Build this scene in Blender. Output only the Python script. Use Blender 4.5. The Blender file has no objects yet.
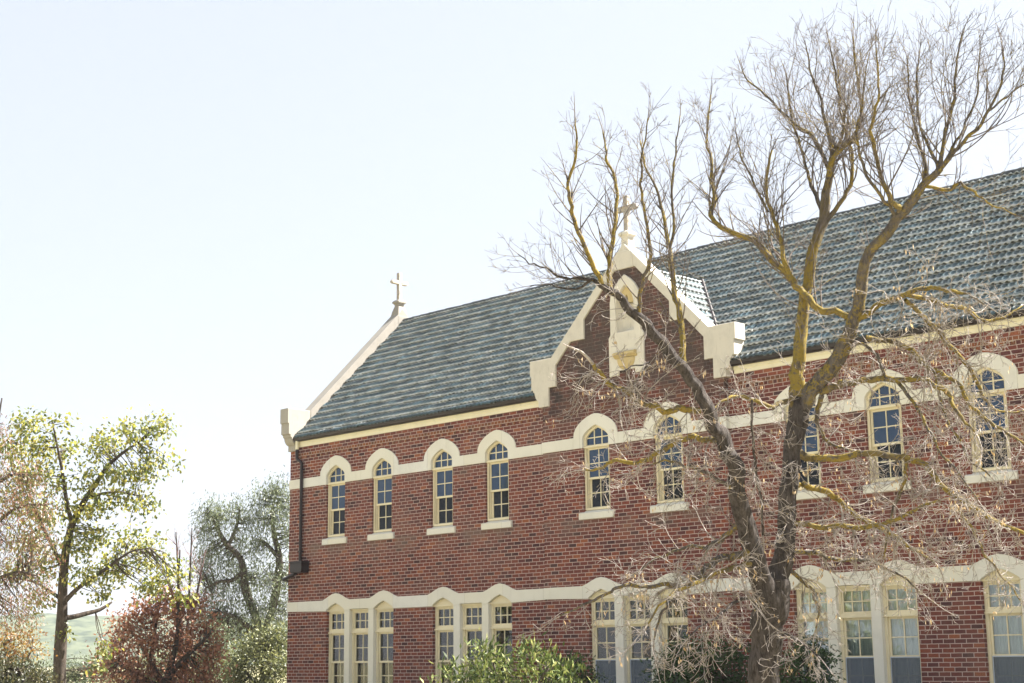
import bpy, math, random
import numpy as np
from mathutils import Vector, Matrix

S = bpy.context.scene
COL = S.collection

# ------------------------------------------------------------------ camera
CAM_R = Vector((0.69957681, 0.71448347, -0.01027939))
CAM_U = Vector((0.14973143, -0.13251086, 0.9798068))
CAM_F = Vector((-0.69869363, 0.68698926, 0.19968216))
CAM_P = Vector((36.0948, -26.5661, 1.6))
FPX = 1560.0
cd = bpy.data.cameras.new('camera')
cam = bpy.data.objects.new('camera', cd)
COL.objects.link(cam)
m = Matrix((CAM_R, CAM_U, -CAM_F)).transposed().to_4x4()
m.translation = CAM_P
cam.matrix_world = m
cd.sensor_width = 36.0
cd.lens = FPX / 1024 * 36.0
cd.clip_end = 6000
S.camera = cam

# ------------------------------------------------------------------ light
SKY, AIR, DUST, EXPO, SUNE = 0.065, 0.8, 2.0, 2.57, 4.5
SUN_AZ, SUN_EL = 60.0, 51.0         # azimuth from +X towards +Y, elevation
sd = Vector((math.cos(math.radians(SUN_AZ)) * math.cos(math.radians(SUN_EL)),
             math.sin(math.radians(SUN_AZ)) * math.cos(math.radians(SUN_EL)),
             math.sin(math.radians(SUN_EL))))
W = bpy.data.worlds.new('World')
S.world = W
W.use_nodes = True
nt = W.node_tree
sky = nt.nodes.new('ShaderNodeTexSky')
sky.sky_type = 'NISHITA'
sky.sun_disc = False
sky.sun_elevation = math.radians(SUN_EL)
sky.sun_rotation = math.radians(90 - SUN_AZ)
sky.air_density = AIR
sky.dust_density = DUST
sky.ozone_density = 1.0
bg = nt.nodes['Background']
hs = nt.nodes.new('ShaderNodeHueSaturation')      # thin high haze whitens the blue
hs.inputs['Saturation'].default_value = 0.5
nt.links.new(sky.outputs[0], hs.inputs['Color'])
mxs = nt.nodes.new('ShaderNodeMix')              # even veil of thin cloud over the clear sky
mxs.data_type = 'RGBA'
KV = 2.25
mxs.inputs[0].default_value = 0.78
mxs.inputs[7].default_value = (KV * 0.87, KV * 0.94, KV * 1.05, 1)
nt.links.new(hs.outputs[0], mxs.inputs[6])
nt.links.new(mxs.outputs[2], bg.inputs[0])
bg.inputs[1].default_value = SKY
sl = bpy.data.lights.new('sun', 'SUN')
sl.energy = SUNE
sl.angle = math.radians(0.5)
sl.color = (1.0, 0.95, 0.87)
so = bpy.data.objects.new('sun', sl)
COL.objects.link(so)
so.rotation_euler = sd.to_track_quat('Z', 'Y').to_euler()
so.location = (20, 0, 40)
S.view_settings.view_transform = 'Standard'
S.view_settings.look = 'None'
S.view_settings.gamma = 1.0
S.view_settings.use_curve_mapping = False
S.view_settings.exposure = EXPO
S.render.engine = 'CYCLES'
S.cycles.max_bounces = 8
S.cycles.transparent_max_bounces = 16


def at(px, py, depth):
    """world point seen at picture position (px, py) at that distance along the view axis"""
    return CAM_P + (CAM_F + CAM_R * ((px - 512) / FPX) - CAM_U * ((py - 341.5) / FPX)) * depth


# ------------------------------------------------------------------ mesh helpers
class MB:
    def __init__(self):
        self.v, self.f = [], []

    def add(self, vs, fs):
        o = len(self.v)
        self.v += [tuple(p) for p in vs]
        self.f += [tuple(i + o for i in f) for f in fs]
        return self

    def box(self, a, b):
        x0, y0, z0 = a
        x1, y1, z1 = b
        return self.add([(x0, y0, z0), (x1, y0, z0), (x1, y1, z0), (x0, y1, z0),
                         (x0, y0, z1), (x1, y0, z1), (x1, y1, z1), (x0, y1, z1)],
                        [(0, 3, 2, 1), (4, 5, 6, 7), (0, 1, 5, 4), (1, 2, 6, 5), (2, 3, 7, 6), (3, 0, 4, 7)])

    def poly(self, loops, d0, d1, plane='XZ', bevel=0.0):
        return self.add(*poly(loops, d0, d1, plane, bevel))

    def tube(self, pts, rad, n=8, cap=True):
        return self.add(*tube(pts, rad, n, cap))

    def build(self, name, mat, parent=None, smooth=False):
        me = bpy.data.meshes.new(name)
        me.from_pydata(self.v, [], self.f)
        if smooth:
            me.polygons.foreach_set('use_smooth', [True] * len(me.polygons))
        me.materials.append(mat)
        me.update()
        o = bpy.data.objects.new(name, me)
        COL.objects.link(o)
        if parent:
            o.parent = parent
        return o


def poly(loops, d0, d1, plane='XZ', bevel=0.0):
    """extruded flat outline (first loop) with holes (other loops)"""
    cu = bpy.data.curves.new('tmp', 'CURVE')
    cu.dimensions = '2D'
    cu.fill_mode = 'BOTH'
    for lp in loops:
        sp = cu.splines.new('POLY')
        sp.points.add(len(lp) - 1)
        for i, (a, b) in enumerate(lp):
            sp.points[i].co = (a, b, 0, 1)
        sp.use_cyclic_u = True
    cu.extrude = abs(d1 - d0) / 2 - bevel
    if bevel:
        cu.bevel_depth = bevel
        cu.bevel_resolution = 0
        cu.offset = -bevel
    ob = bpy.data.objects.new('tmp', cu)
    COL.objects.link(ob)
    dg = bpy.context.evaluated_depsgraph_get()
    me = bpy.data.meshes.new_from_object(ob.evaluated_get(dg))
    mid = (d0 + d1) / 2
    if plane == 'XZ':
        vs = [(v.co.x, mid - v.co.z, v.co.y) for v in me.vertices]
    else:
        vs = [(mid + v.co.z, v.co.x, v.co.y) for v in me.vertices]
    fs = [tuple(p.vertices) for p in me.polygons]
    bpy.data.objects.remove(ob)
    bpy.data.curves.remove(cu)
    bpy.data.meshes.remove(me)
    return vs, fs


def tube(pts, rad, n=8, cap=True):
    pts = [Vector(p) for p in pts]
    k = len(pts)
    if not hasattr(rad, '__len__'):
        rad = [rad] * k
    vs, fs = [], []
    up = None
    for i in range(k):
        t = (pts[min(i + 1, k - 1)] - pts[max(i - 1, 0)])
        if t.length < 1e-9:
            t = Vector((0, 0, 1))
        t.normalize()
        if up is None:
            up = t.cross(Vector((0.31, 0.77, 0.2)))
            if up.length < 1e-3:
                up = t.cross(Vector((1, 0, 0)))
        else:
            up = up - t * up.dot(t)
        up.normalize()
        w = t.cross(up)
        for j in range(n):
            a = 2 * math.pi * j / n
            vs.append(pts[i] + (up * math.cos(a) + w * math.sin(a)) * rad[i])
    for i in range(k - 1):
        for j in range(n):
            j2 = (j + 1) % n
            fs.append((i * n + j, i * n + j2, (i + 1) * n + j2, (i + 1) * n + j))
    if cap:
        fs.append(tuple(range(n - 1, -1, -1)))
        fs.append(tuple((k - 1) * n + j for j in range(n)))
    return vs, fs


def np_mesh(name, V, Q, mat, parent=None, smooth=False):
    """mesh from an (N,3) vertex array and an (M,4) quad array"""
    V = np.asarray(V, np.float32)
    Q = np.asarray(Q, np.int32)
    me = bpy.data.meshes.new(name)
    me.vertices.add(len(V))
    me.vertices.foreach_set('co', V.ravel())
    me.loops.add(Q.size)
    me.loops.foreach_set('vertex_index', Q.ravel())
    me.polygons.add(len(Q))
    me.polygons.foreach_set('loop_start', np.arange(len(Q), dtype=np.int32) * Q.shape[1])
    me.polygons.foreach_set('loop_total', np.full(len(Q), Q.shape[1], np.int32))
    if smooth:
        me.polygons.foreach_set('use_smooth', np.ones(len(Q), bool))
    me.materials.append(mat)
    me.update(calc_edges=True)
    me.validate()
    o = bpy.data.objects.new(name, me)
    COL.objects.link(o)
    if parent:
        o.parent = parent
    return o


def empty(name, loc=(0, 0, 0)):
    o = bpy.data.objects.new(name, None)
    o.empty_display_size = 0.3
    COL.objects.link(o)
    o.location = loc
    return o


def adopt(child, parent):
    """parent a mesh built in world coordinates to an Empty that is not at the origin"""
    child.parent = parent
    child.matrix_parent_inverse = Matrix.Translation(-Vector(parent.location))


def tag(o, label, cat, group=None):
    o['label'] = label
    o['category'] = cat
    if group:
        o['group'] = group
    return o


# ------------------------------------------------------------------ material helpers
class NT:
    def __init__(self, name):
        self.m = bpy.data.materials.new(name)
        self.m.use_nodes = True
        self.t = self.m.node_tree
        self.b = self.t.nodes['Principled BSDF']
        self.out = self.t.nodes['Material Output']

    def n(self, kind, **kw):
        nd = self.t.nodes.new(kind)
        for k, v in kw.items():
            setattr(nd, k, v)
        return nd

    def set(self, sock, v):
        if hasattr(v, 'is_linked') or isinstance(v, bpy.types.NodeSocket):
            self.t.links.new(v, sock)
        elif isinstance(v, (tuple, list)) and len(v) == 3 and len(sock.default_value) == 4:
            sock.default_value = (*v, 1)
        else:
            sock.default_value = v

    def math(self, op, a, b=0.0, c=0.0, clamp=False):
        nd = self.n('ShaderNodeMath', operation=op, use_clamp=clamp)
        self.set(nd.inputs[0], a)
        self.set(nd.inputs[1], b)
        if op in ('MULTIPLY_ADD', 'SMOOTH_MIN', 'COMPARE'):
            self.set(nd.inputs[2], c)
        return nd.outputs[0]

    def ss(self, x, e0, e1, lo=0.0, hi=1.0):
        nd = self.n('ShaderNodeMapRange', interpolation_type='SMOOTHSTEP')
        self.set(nd.inputs[0], x)
        for i, v in enumerate((e0, e1, lo, hi)):
            self.set(nd.inputs[i + 1], v)
        return nd.outputs[0]

    def noise(self, vec, scale, detail=3.0, rough=0.55, out=0):
        nd = self.n('ShaderNodeTexNoise')
        if vec is not None:
            self.set(nd.inputs['Vector'], vec)
        nd.inputs['Scale'].default_value = scale
        nd.inputs['Detail'].default_value = detail
        nd.inputs['Roughness'].default_value = rough
        return nd.outputs[out]

    def mix(self, f, a, b, blend='MIX'):
        nd = self.n('ShaderNodeMix', data_type='RGBA', blend_type=blend)
        self.set(nd.inputs[0], f)
        self.set(nd.inputs[6], a)
        self.set(nd.inputs[7], b)
        return nd.outputs[2]

    def ramp(self, f, stops, interp='LINEAR'):
        nd = self.n('ShaderNodeValToRGB')
        nd.color_ramp.interpolation = interp
        el = nd.color_ramp.elements
        while len(el) < len(stops):
            el.new(0.5)
        for e, (p, c) in zip(el, stops):
            e.position = p
            e.color = (*c, 1)
        self.set(nd.inputs[0], f)
        return nd.outputs[0]

    def comb(self, x, y, z):
        nd = self.n('ShaderNodeCombineXYZ')
        for i, v in enumerate((x, y, z)):
            self.set(nd.inputs[i], v)
        return nd.outputs[0]

    def obj(self):
        tc = self.n('ShaderNodeTexCoord')
        return tc.outputs['Object']

    def sep(self, v):
        nd = self.n('ShaderNodeSeparateXYZ')
        self.set(nd.inputs[0], v)
        return nd.outputs

    def mapping(self, v, scale=(1, 1, 1)):
        nd = self.n('ShaderNodeMapping')
        self.set(nd.inputs[0], v)
        nd.inputs['Scale'].default_value = scale
        return nd.outputs[0]

    def bump(self, h, strength=0.3, dist=0.01):
        nd = self.n('ShaderNodeBump')
        nd.inputs['Strength'].default_value = strength
        nd.inputs['Distance'].default_value = dist
        self.set(nd.inputs['Height'], h)
        self.t.links.new(nd.outputs[0], self.b.inputs['Normal'])

    def fin(self, color=None, rough=None, spec=None):
        if color is not None:
            self.set(self.b.inputs['Base Color'], color)
        if rough is not None:
            self.set(self.b.inputs['Roughness'], rough)
        if spec is not None:
            self.b.inputs['Specular IOR Level'].default_value = spec
        return self.m


def brick_material(name, bw=0.240, bh=0.086, grime=0.0, shift=0.0, warm=False):
    g = NT(name)
    P = g.obj()
    x, y, z = g.sep(P)
    geo = g.n('ShaderNodeNewGeometry')
    nx = g.sep(geo.outputs['Normal'])[0]
    side = g.math('GREATER_THAN', g.math('ABSOLUTE', nx), 0.5)
    u = g.math('ADD', g.math('MULTIPLY', x, g.math('SUBTRACT', 1.0, side)), g.math('MULTIPLY', y, side))
    wob = g.math('MULTIPLY', g.math('SUBTRACT', g.noise(P, 9.0, 2), 0.5), 0.012)
    z2 = g.math('ADD', z, wob)
    rowf = g.math('DIVIDE', z2, bh)
    row = g.math('FLOOR', rowf)
    fv = g.math('FRACT', rowf)
    stag = g.math('MULTIPLY', g.math('FLOORED_MODULO', row, 2.0), 0.5)
    jit = g.n('ShaderNodeTexWhiteNoise', noise_dimensions='1D')
    g.set(jit.inputs['W'], row)
    uf = g.math('ADD', g.math('ADD', g.math('DIVIDE', g.math('ADD', u, wob), bw), stag),
                g.math('MULTIPLY', jit.outputs[0], 0.22))
    coln = g.math('FLOOR', uf)
    fu = g.math('FRACT', uf)
    wn = g.n('ShaderNodeTexWhiteNoise', noise_dimensions='2D')
    g.set(wn.inputs['Vector'], g.comb(g.math('ADD', coln, 3.7 + shift), row, 0.0))
    rnd = wn.outputs[0]
    mw = 0.0135
    mu = g.math('MINIMUM', fu, g.math('SUBTRACT', 1.0, fu))
    mv = g.math('MINIMUM', fv, g.math('SUBTRACT', 1.0, fv))
    du = g.math('MULTIPLY', mu, bw)
    dv = g.math('MULTIPLY', mv, bh)
    d = g.math('MINIMUM', du, dv)
    mort = g.ss(d, mw * 0.38, mw * 0.72, 1.0, 0.0)
    base = g.ramp(rnd, [(0.0, (0.06, 0.024, 0.026)), (0.06, (0.11, 0.034, 0.033)), (0.25, (0.15, 0.042, 0.034)),
                        (0.45, (0.175, 0.047, 0.035)), (0.68, (0.21, 0.057, 0.037)), (0.86, (0.25, 0.070, 0.038)),
                        (0.96, (0.31, 0.10, 0.045))], 'CONSTANT')
    if warm:
        base = g.mix(0.35, base, (0.30, 0.13, 0.03))
    n1 = g.noise(P, 38.0, 4, 0.65)
    base = g.mix(g.ss(n1, 0.3, 0.75), base, g.mix(0.5, base, (0.045, 0.02, 0.018)))
    n2 = g.noise(P, 0.55, 4, 0.6)
    wash = g.ss(n2, 0.45, 0.72)
    base = g.mix(g.math('MULTIPLY', wash, 0.42), base, (0.20, 0.11, 0.085))
    mortc = g.mix(g.noise(P, 3.0, 3), (0.36, 0.265, 0.23), (0.52, 0.415, 0.365))
    # rain-wash below the sills and soot streaks
    stv = g.noise(g.mapping(P, (2.6, 2.6, 0.35)), 1.6, 4, 0.6)
    base = g.mix(g.ss(stv, 0.56, 0.72, 0.0, 0.4), base, (0.16, 0.105, 0.075))
    colr = g.mix(mort, base, mortc)
    below = g.math('MAXIMUM', g.math('MULTIPLY', g.ss(z, 5.95, 6.38), g.math('LESS_THAN', z, 6.42)), g.math('MULTIPLY', g.ss(z, 4.2, 4.72), g.math('LESS_THAN', z, 4.78)))
    colr = g.mix(g.math('MULTIPLY', g.math('MULTIPLY', below, g.ss(g.noise(P, 1.1, 4), 0.42, 0.62)), 0.55), colr, (0.17, 0.125, 0.10))
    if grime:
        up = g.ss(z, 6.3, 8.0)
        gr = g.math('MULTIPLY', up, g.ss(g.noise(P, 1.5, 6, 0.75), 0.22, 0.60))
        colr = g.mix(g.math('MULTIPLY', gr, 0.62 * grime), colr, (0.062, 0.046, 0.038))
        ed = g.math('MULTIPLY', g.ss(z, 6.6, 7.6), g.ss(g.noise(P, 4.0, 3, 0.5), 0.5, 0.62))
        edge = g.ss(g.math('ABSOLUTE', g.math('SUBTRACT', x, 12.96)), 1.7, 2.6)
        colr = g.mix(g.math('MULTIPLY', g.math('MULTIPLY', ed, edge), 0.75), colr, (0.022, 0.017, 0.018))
    g.bump(g.math('ADD', g.math('MULTIPLY', mort, -1.0), g.math('MULTIPLY', n1, 0.4)), 0.55, 0.008)
    return g.fin(colr, 0.88, 0.25)


def paint(name, col, dirt=(0.30, 0.26, 0.19), amount=0.35, rough=0.6, scale=1.0, bump=0.12, blocks=False):
    g = NT(name)
    P = g.obj()
    a = g.noise(P, 1.3 * scale, 5, 0.65)
    b = g.noise(g.mapping(P, (5, 5, 0.8)), 2.0 * scale, 4, 0.6)
    c = g.mix(g.ss(a, 0.4, 0.75), col, tuple(k * 0.86 for k in col))
    c = g.mix(g.math('MULTIPLY', g.ss(b, 0.56, 0.78), amount), c, dirt)
    if blocks:
        bx_ = g.math('DIVIDE', g.math('ADD', g.sep(P)[0], 0.9), 1.37)
        wb = g.n('ShaderNodeTexWhiteNoise', noise_dimensions='1D')
        g.set(wb.inputs['W'], g.math('FLOOR', bx_))
        c = g.mix(g.math('MULTIPLY', wb.outputs[0], 0.8), c, tuple(k * q for k, q in zip(col, (1.0, 0.97, 0.86))))
        fb = g.math('FRACT', bx_)
        c = g.mix(g.math('MULTIPLY', g.math('LESS_THAN', fb, 0.006), 0.5), c, dirt)
    f = g.noise(P, 60, 3)
    c = g.mix(g.math('MULTIPLY', g.ss(f, 0.62, 0.8), amount * 0.6), c, dirt)
    g.bump(f, bump, 0.004)
    return g.fin(c, rough, 0.3)


def leaf_material(name, stops, transl=0.45, rough=0.5, gloss=0.06):
    g = NT(name)
    geo = g.n('ShaderNodeNewGeometry')
    c = g.ramp(geo.outputs['Random Per Island'], stops)
    c = g.mix(g.ss(g.noise(g.obj(), 1.2, 3), 0.35, 0.7, 0.0, 0.35), c, tuple(k * 0.7 for k in stops[0][1]))
    d = g.n('ShaderNodeBsdfDiffuse')
    t = g.n('ShaderNodeBsdfTranslucent')
    gl = g.n('ShaderNodeBsdfGlossy')
    gl.inputs['Roughness'].default_value = rough
    g.set(d.inputs[0], c)
    g.set(t.inputs[0], g.mix(0.35, c, (0.30, 0.34, 0.03), 'ADD'))
    g.set(t.inputs[0], c)
    m1 = g.n('ShaderNodeMixShader')
    m1.inputs[0].default_value = transl
    g.t.links.new(d.outputs[0], m1.inputs[1])
    g.t.links.new(t.outputs[0], m1.inputs[2])
    m2 = g.n('ShaderNodeMixShader')
    m2.inputs[0].default_value = gloss
    g.t.links.new(m1.outputs[0], m2.inputs[1])
    g.t.links.new(gl.outputs[0], m2.inputs[2])
    g.t.links.new(m2.outputs[0], g.out.inputs[0])
    return g.m


def bark_material(name, base, dark, lichen=0.0, lichen_col=(0.33, 0.245, 0.05)):
    g = NT(name)
    P = g.obj()
    n1 = g.noise(g.mapping(P, (1, 1, 0.3)), 17, 8, 0.78)
    n2 = g.noise(P, 4.0, 4, 0.6)
    c = g.mix(g.ss(n1, 0.35, 0.65), dark, base)
    c = g.mix(g.ss(n2, 0.4, 0.7, 0.0, 0.5), c, tuple(k * 0.6 for k in base))
    if lichen:
        l1 = g.noise(P, 9.0, 7, 0.75)
        l2 = g.noise(P, 1.1, 3, 0.5)
        l1 = g.math('ADD', l1, g.math('MULTIPLY', g.math('SUBTRACT', g.noise(P, 34.0, 4, 0.7), 0.5), 0.75))
        mk = g.math('MULTIPLY', g.ss(l1, 0.58 - 0.2 * lichen, 0.70 - 0.2 * lichen), g.ss(l2, 0.28, 0.5))
        lc = g.mix(g.noise(P, 14, 2), lichen_col, tuple(k * 0.5 for k in lichen_col))
        c = g.mix(mk, c, lc)
    g.bump(n1, 1.0, 0.05)
    return g.fin(c, 0.9, 0.2)


def plain(name, col, rough=0.5, spec=0.4, var=0.2, scale=4):
    g = NT(name)
    c = g.mix(g.ss(g.noise(g.obj(), scale, 4), 0.3, 0.7), col, tuple(k * (1 - var) for k in col))
    return g.fin(c, rough, spec)


M = {}
M['brick'] = brick_material('brick')
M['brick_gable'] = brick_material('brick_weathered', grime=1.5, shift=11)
M['brick_header'] = brick_material('brick_header', bw=0.12, shift=29, warm=True)
M['render'] = paint('cream_render', (0.70, 0.685, 0.63), amount=0.32, blocks=True)
M['stone'] = paint('pale_stone', (0.66, 0.62, 0.53), (0.26, 0.22, 0.16), 0.45, 0.75, 1.6)
M['coping'] = paint('coping_render', (0.60, 0.56, 0.48), (0.22, 0.19, 0.14), 0.35, 0.8, 2.2)
M['coping_mid'] = paint('dimmed_coping', (0.36, 0.335, 0.29), (0.17, 0.15, 0.12), 0.4, 0.85, 2.2)  # darker copy of the coping, so its sunlit sides stay below white
M['coping_dim'] = paint('dimmed_weathered_coping', (0.27, 0.25, 0.22), (0.17, 0.15, 0.12), 0.55, 0.85, 2.2)  # stained coping, also darkened in colour where full sun would clip it
M['ochre'] = paint('ochre_glow_stone', (0.56, 0.44, 0.22), (0.30, 0.22, 0.10), 0.4, 0.8, 2)  # warm light bounced up into the niche, painted as ochre
M['frame'] = paint('cream_timber', (0.74, 0.66, 0.46), (0.34, 0.28, 0.16), 0.15, 0.45, 1, 0.04)
M['fascia'] = paint('fascia_paint', (0.80, 0.74, 0.54), (0.34, 0.27, 0.15), 0.2, 0.5, 1, 0.04)
M['gutter'] = plain('brown_gutter', (0.014, 0.007, 0.008), 0.45, 0.4)
M['dark'] = plain('interior', (0.05, 0.045, 0.04), 0.9, 0.1)


def cross_material():
    g = NT('lichened_stone')
    P = g.obj()
    n = g.noise(P, 14, 5, 0.7)
    c = g.mix(g.ss(n, 0.4, 0.65), (0.42, 0.39, 0.35), (0.24, 0.22, 0.205))
    nz = g.sep(g.n('ShaderNodeNewGeometry').outputs['Normal'])[2]
    c = g.mix(g.ss(g.noise(P, 6, 4), 0.5, 0.65, 0.0, 0.35), c, (0.45, 0.33, 0.17))
    g.bump(n, 0.4, 0.01)
    return g.fin(c, 0.85, 0.2)


M['cross'] = cross_material()


def tile_material():
    g = NT('roof_tile')
    P = g.obj()
    x, y, z = g.sep(P)
    wn = g.n('ShaderNodeTexWhiteNoise', noise_dimensions='2D')
    g.set(wn.inputs['Vector'], g.comb(g.math('FLOOR', g.math('DIVIDE', g.math('ADD', x, g.math('MULTIPLY', y, 0.35)), 0.3)),
                                      g.math('FLOOR', g.math('DIVIDE', z, 0.2114)), 0.0))
    c = g.ramp(wn.outputs[0], [(0.0, (0.018, 0.036, 0.042)), (0.35, (0.026, 0.052, 0.060)), (0.7, (0.036, 0.070, 0.078)),
                               (1.0, (0.045, 0.095, 0.12))])
    n = g.noise(P, 26, 5, 0.75)
    n2 = g.noise(P, 2.2, 4, 0.6)
    lich = g.math('MULTIPLY', g.ss(n, 0.46, 0.64), g.ss(n2, 0.3, 0.62, 0.4, 1.0))
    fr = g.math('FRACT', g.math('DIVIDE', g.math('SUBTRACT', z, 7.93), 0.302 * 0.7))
    sun_pale = g.math('MULTIPLY', g.ss(fr, 0.38, 0.54, 1.0, 0.04), g.ss(n, 0.28, 0.54, 0.45, 1.0))  # sunlit lower part of each course, painted as a paler colour
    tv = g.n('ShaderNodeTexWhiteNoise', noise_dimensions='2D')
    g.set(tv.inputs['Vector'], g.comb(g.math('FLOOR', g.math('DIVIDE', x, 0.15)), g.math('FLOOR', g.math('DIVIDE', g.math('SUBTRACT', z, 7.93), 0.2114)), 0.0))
    sun_pale = g.math('MULTIPLY', sun_pale, g.ss(tv.outputs[0], 0.0, 1.0, 0.62, 1.0))
    c = g.mix(g.math('MULTIPLY', sun_pale, g.ss(n2, 0.25, 0.55, 0.6, 1.0)), c, (0.62, 0.64, 0.63))
    c = g.mix(g.ss(g.noise(P, 7, 5, 0.7), 0.62, 0.70, 0.0, 0.3), c, (0.02, 0.024, 0.03))
    c = g.mix(g.ss(g.noise(P, 3.1, 5, 0.7), 0.70, 0.78, 0.0, 0.35), c, (0.20, 0.12, 0.07))
    g.bump(n, 0.5, 0.01)
    return g.fin(c, g.ss(n, 0.3, 0.7, 0.42, 0.65), 0.45)


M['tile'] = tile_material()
M['ridge'] = plain('ridge_tile', (0.06, 0.07, 0.075), 0.6, 0.4, 0.5, 9)


def glass_material(name, tint=(0.008, 0.010, 0.014), clear=0.0, ior=1.5):
    g = NT(name)
    b = g.b
    b.inputs['Base Color'].default_value = (*tint, 1)
    b.inputs['Roughness'].default_value = 0.03
    b.inputs['IOR'].default_value = ior
    g.bump(g.noise(g.obj(), 1.6, 1, 0.4), 0.10, 0.02)
    if clear:
        tr = g.n('ShaderNodeBsdfTransparent')
        tr.inputs[0].default_value = (0.86, 0.90, 0.90, 1)
        gl = g.n('ShaderNodeBsdfGlossy')
        gl.inputs['Roughness'].default_value = 0.03
        gl.inputs[0].default_value = (1, 1, 1, 1)
        fr = g.n('ShaderNodeFresnel')
        fr.inputs[0].default_value = 1.75
        bmp = [n for n in g.t.nodes if n.type == 'BUMP'][0]
        g.t.links.new(bmp.outputs[0], gl.inputs['Normal'])
        mx = g.n('ShaderNodeMixShader')
        g.t.links.new(fr.outputs[0], mx.inputs[0])
        g.t.links.new(tr.outputs[0], mx.inputs[1])
        g.t.links.new(gl.outputs[0], mx.inputs[2])
        g.t.links.new(mx.outputs[0], g.out.inputs[0])
    return g.m


M['glass'] = glass_material('dark_glass', ior=1.27)
M['glass_sky'] = glass_material('sky_tinted_glass', (0.010, 0.034, 0.085))  # sky reflection in the upper panes, painted as a blue base
M['glass_clear'] = glass_material('clear_glass', clear=1.0)


def screen_material():
    g = NT('fly_screen')
    d = g.n('ShaderNodeBsdfDiffuse')
    d.inputs[0].default_value = (0.16, 0.19, 0.23, 1)
    t = g.n('ShaderNodeBsdfTransparent')
    mx = g.n('ShaderNodeMixShader')
    mx.inputs[0].default_value = 0.55
    g.t.links.new(t.outputs[0], mx.inputs[1])
    g.t.links.new(d.outputs[0], mx.inputs[2])
    g.t.links.new(mx.outputs[0], g.out.inputs[0])
    return g.m


M['screen'] = screen_material()
M['screen_frame'] = plain('screen_frame', (0.45, 0.50, 0.58), 0.4, 0.5, 0.1)


def curtain_material():
    g = NT('curtain')
    P = g.obj()
    c = g.mix(g.noise(P, 2, 2), (0.66, 0.70, 0.66), (0.50, 0.55, 0.54))
    return g.fin(c, 0.9, 0.1)


M['curtain'] = curtain_material()


def ground_material():
    g = NT('grass_ground')
    P = g.obj()
    c = g.mix(g.ss(g.noise(P, 0.25, 5), 0.35, 0.65), (0.19, 0.18, 0.09), (0.33, 0.29, 0.19))
    c = g.mix(g.ss(g.noise(P, 14, 4), 0.4, 0.7, 0.0, 0.5), c, (0.09, 0.10, 0.03))
    g.bump(g.noise(P, 30, 4), 0.8, 0.05)
    return g.fin(c, 0.95, 0.1)


M['ground'] = ground_material()


def hill_material():
    g = NT('hill_scrub')
    P = g.obj()
    c = g.mix(g.ss(g.noise(P, 0.06, 6, 0.7), 0.42, 0.62), (0.075, 0.09, 0.05), (0.018, 0.032, 0.017))
    return g.fin(c, 0.95, 0.1)


M['hill'] = hill_material()

# ================================================================== SETTING
gm = MB()
N = 24
ext = 3000.0
gxs = sorted(set([-2000, -1200, -700, -300, -120, -60, -30, 0, 20, 40, 60, 120, 300, 700, 1200, 2000]))
vs = [(x, y, 0.0) for y in gxs for x in gxs]
k = len(gxs)
fs = [(j * k + i, j * k + i + 1, (j + 1) * k + i + 1, (j + 1) * k + i) for j in range(k - 1) for i in range(k - 1)]
g_ = MB().add(vs, fs).build('ground', M['ground'])
g_['kind'] = 'structure'
# paved apron along the foot of the wall
pth = MB().box((-1.5, -1.1, -0.1), (33.5, -0.14, 0.10)).build('path', plain('concrete_path', (0.34, 0.32, 0.28), 0.85, 0.2, 0.3, 6))
pth['kind'] = 'structure'

dr = MB().box((-60, -15.5, -0.05), (60, -9.6, 0.02)).build('bounce_drive', plain('bounce_gravel', (0.50, 0.43, 0.32), 0.95, 0.1, 0.3, 40))  # unseen pale strip, added to bounce warm light onto the shaded facade
dr['kind'] = 'structure'

# far hill
rng = random.Random(3)
hv, hf = [], []
NX, NY = 90, 16
e1 = Vector((CAM_R.x, CAM_R.y, 0)).normalized()
e2 = Vector((CAM_F.x, CAM_F.y, 0)).normalized()
for j in range(NY):
    for i in range(NX):
        s = (i / (NX - 1) - 0.5) * 1700 - 260
        t = 720 + j * 32
        h = (math.sin(math.pi * j / (NY - 1)) ** 0.8) * (30 + 9 * math.sin(s * 0.006 + 1.1) + 6 * math.sin(s * 0.017) + 2.0 * math.sin(s * 0.06 + j))
        p = Vector((CAM_P.x, CAM_P.y, 0)) + e1 * s + e2 * t
        hv.append((p.x, p.y, h - 1.0))
for j in range(NY - 1):
    for i in range(NX - 1):
        hf.append((j * NX + i, j * NX + i + 1, (j + 1) * NX + i + 1, (j + 1) * NX + i))
hl = MB().add(hv, hf).build('hills', M['hill'], smooth=True)
hl['kind'] = 'structure'

# ================================================================== BUILDING
B = empty('brick_building', (0, 0, 0))
tag(B, 'two-storey red brick church building with tiled roof and front gable', 'church building')

XE = 34.0                  # right end of the wing, outside the picture
GC = 12.96                 # centre of the front gable
GF = -0.12                 # face of the gable wall
UP_L = [2.10, 4.08, 6.47, 8.50]
UP_G = [11.92, 14.08]
UP_R = [17.56, 19.50, 21.73, 23.70, 25.95, 27.95, 30.15, 32.15]
LO_L = [(1.76, 4.58), (6.11, 8.97)]
LO_G = [(11.60, 14.48)]
LO_R = [(17.17, 20.00), (21.35, 24.18), (25.60, 28.45), (29.8, 32.65)]
HW = 0.41                  # half width of an upper opening


def up_hole(c):
    return [(c - HW, 4.90), (c + HW, 4.90), (c + HW, 6.72), (c + 0.22, 6.93), (c, 7.02), (c - 0.22, 6.93), (c - HW, 6.72)]


def lo_hole(a, b):
    return [(a, 0.74), (b, 0.74), (b, 3.19), (a, 3.19)]


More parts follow.
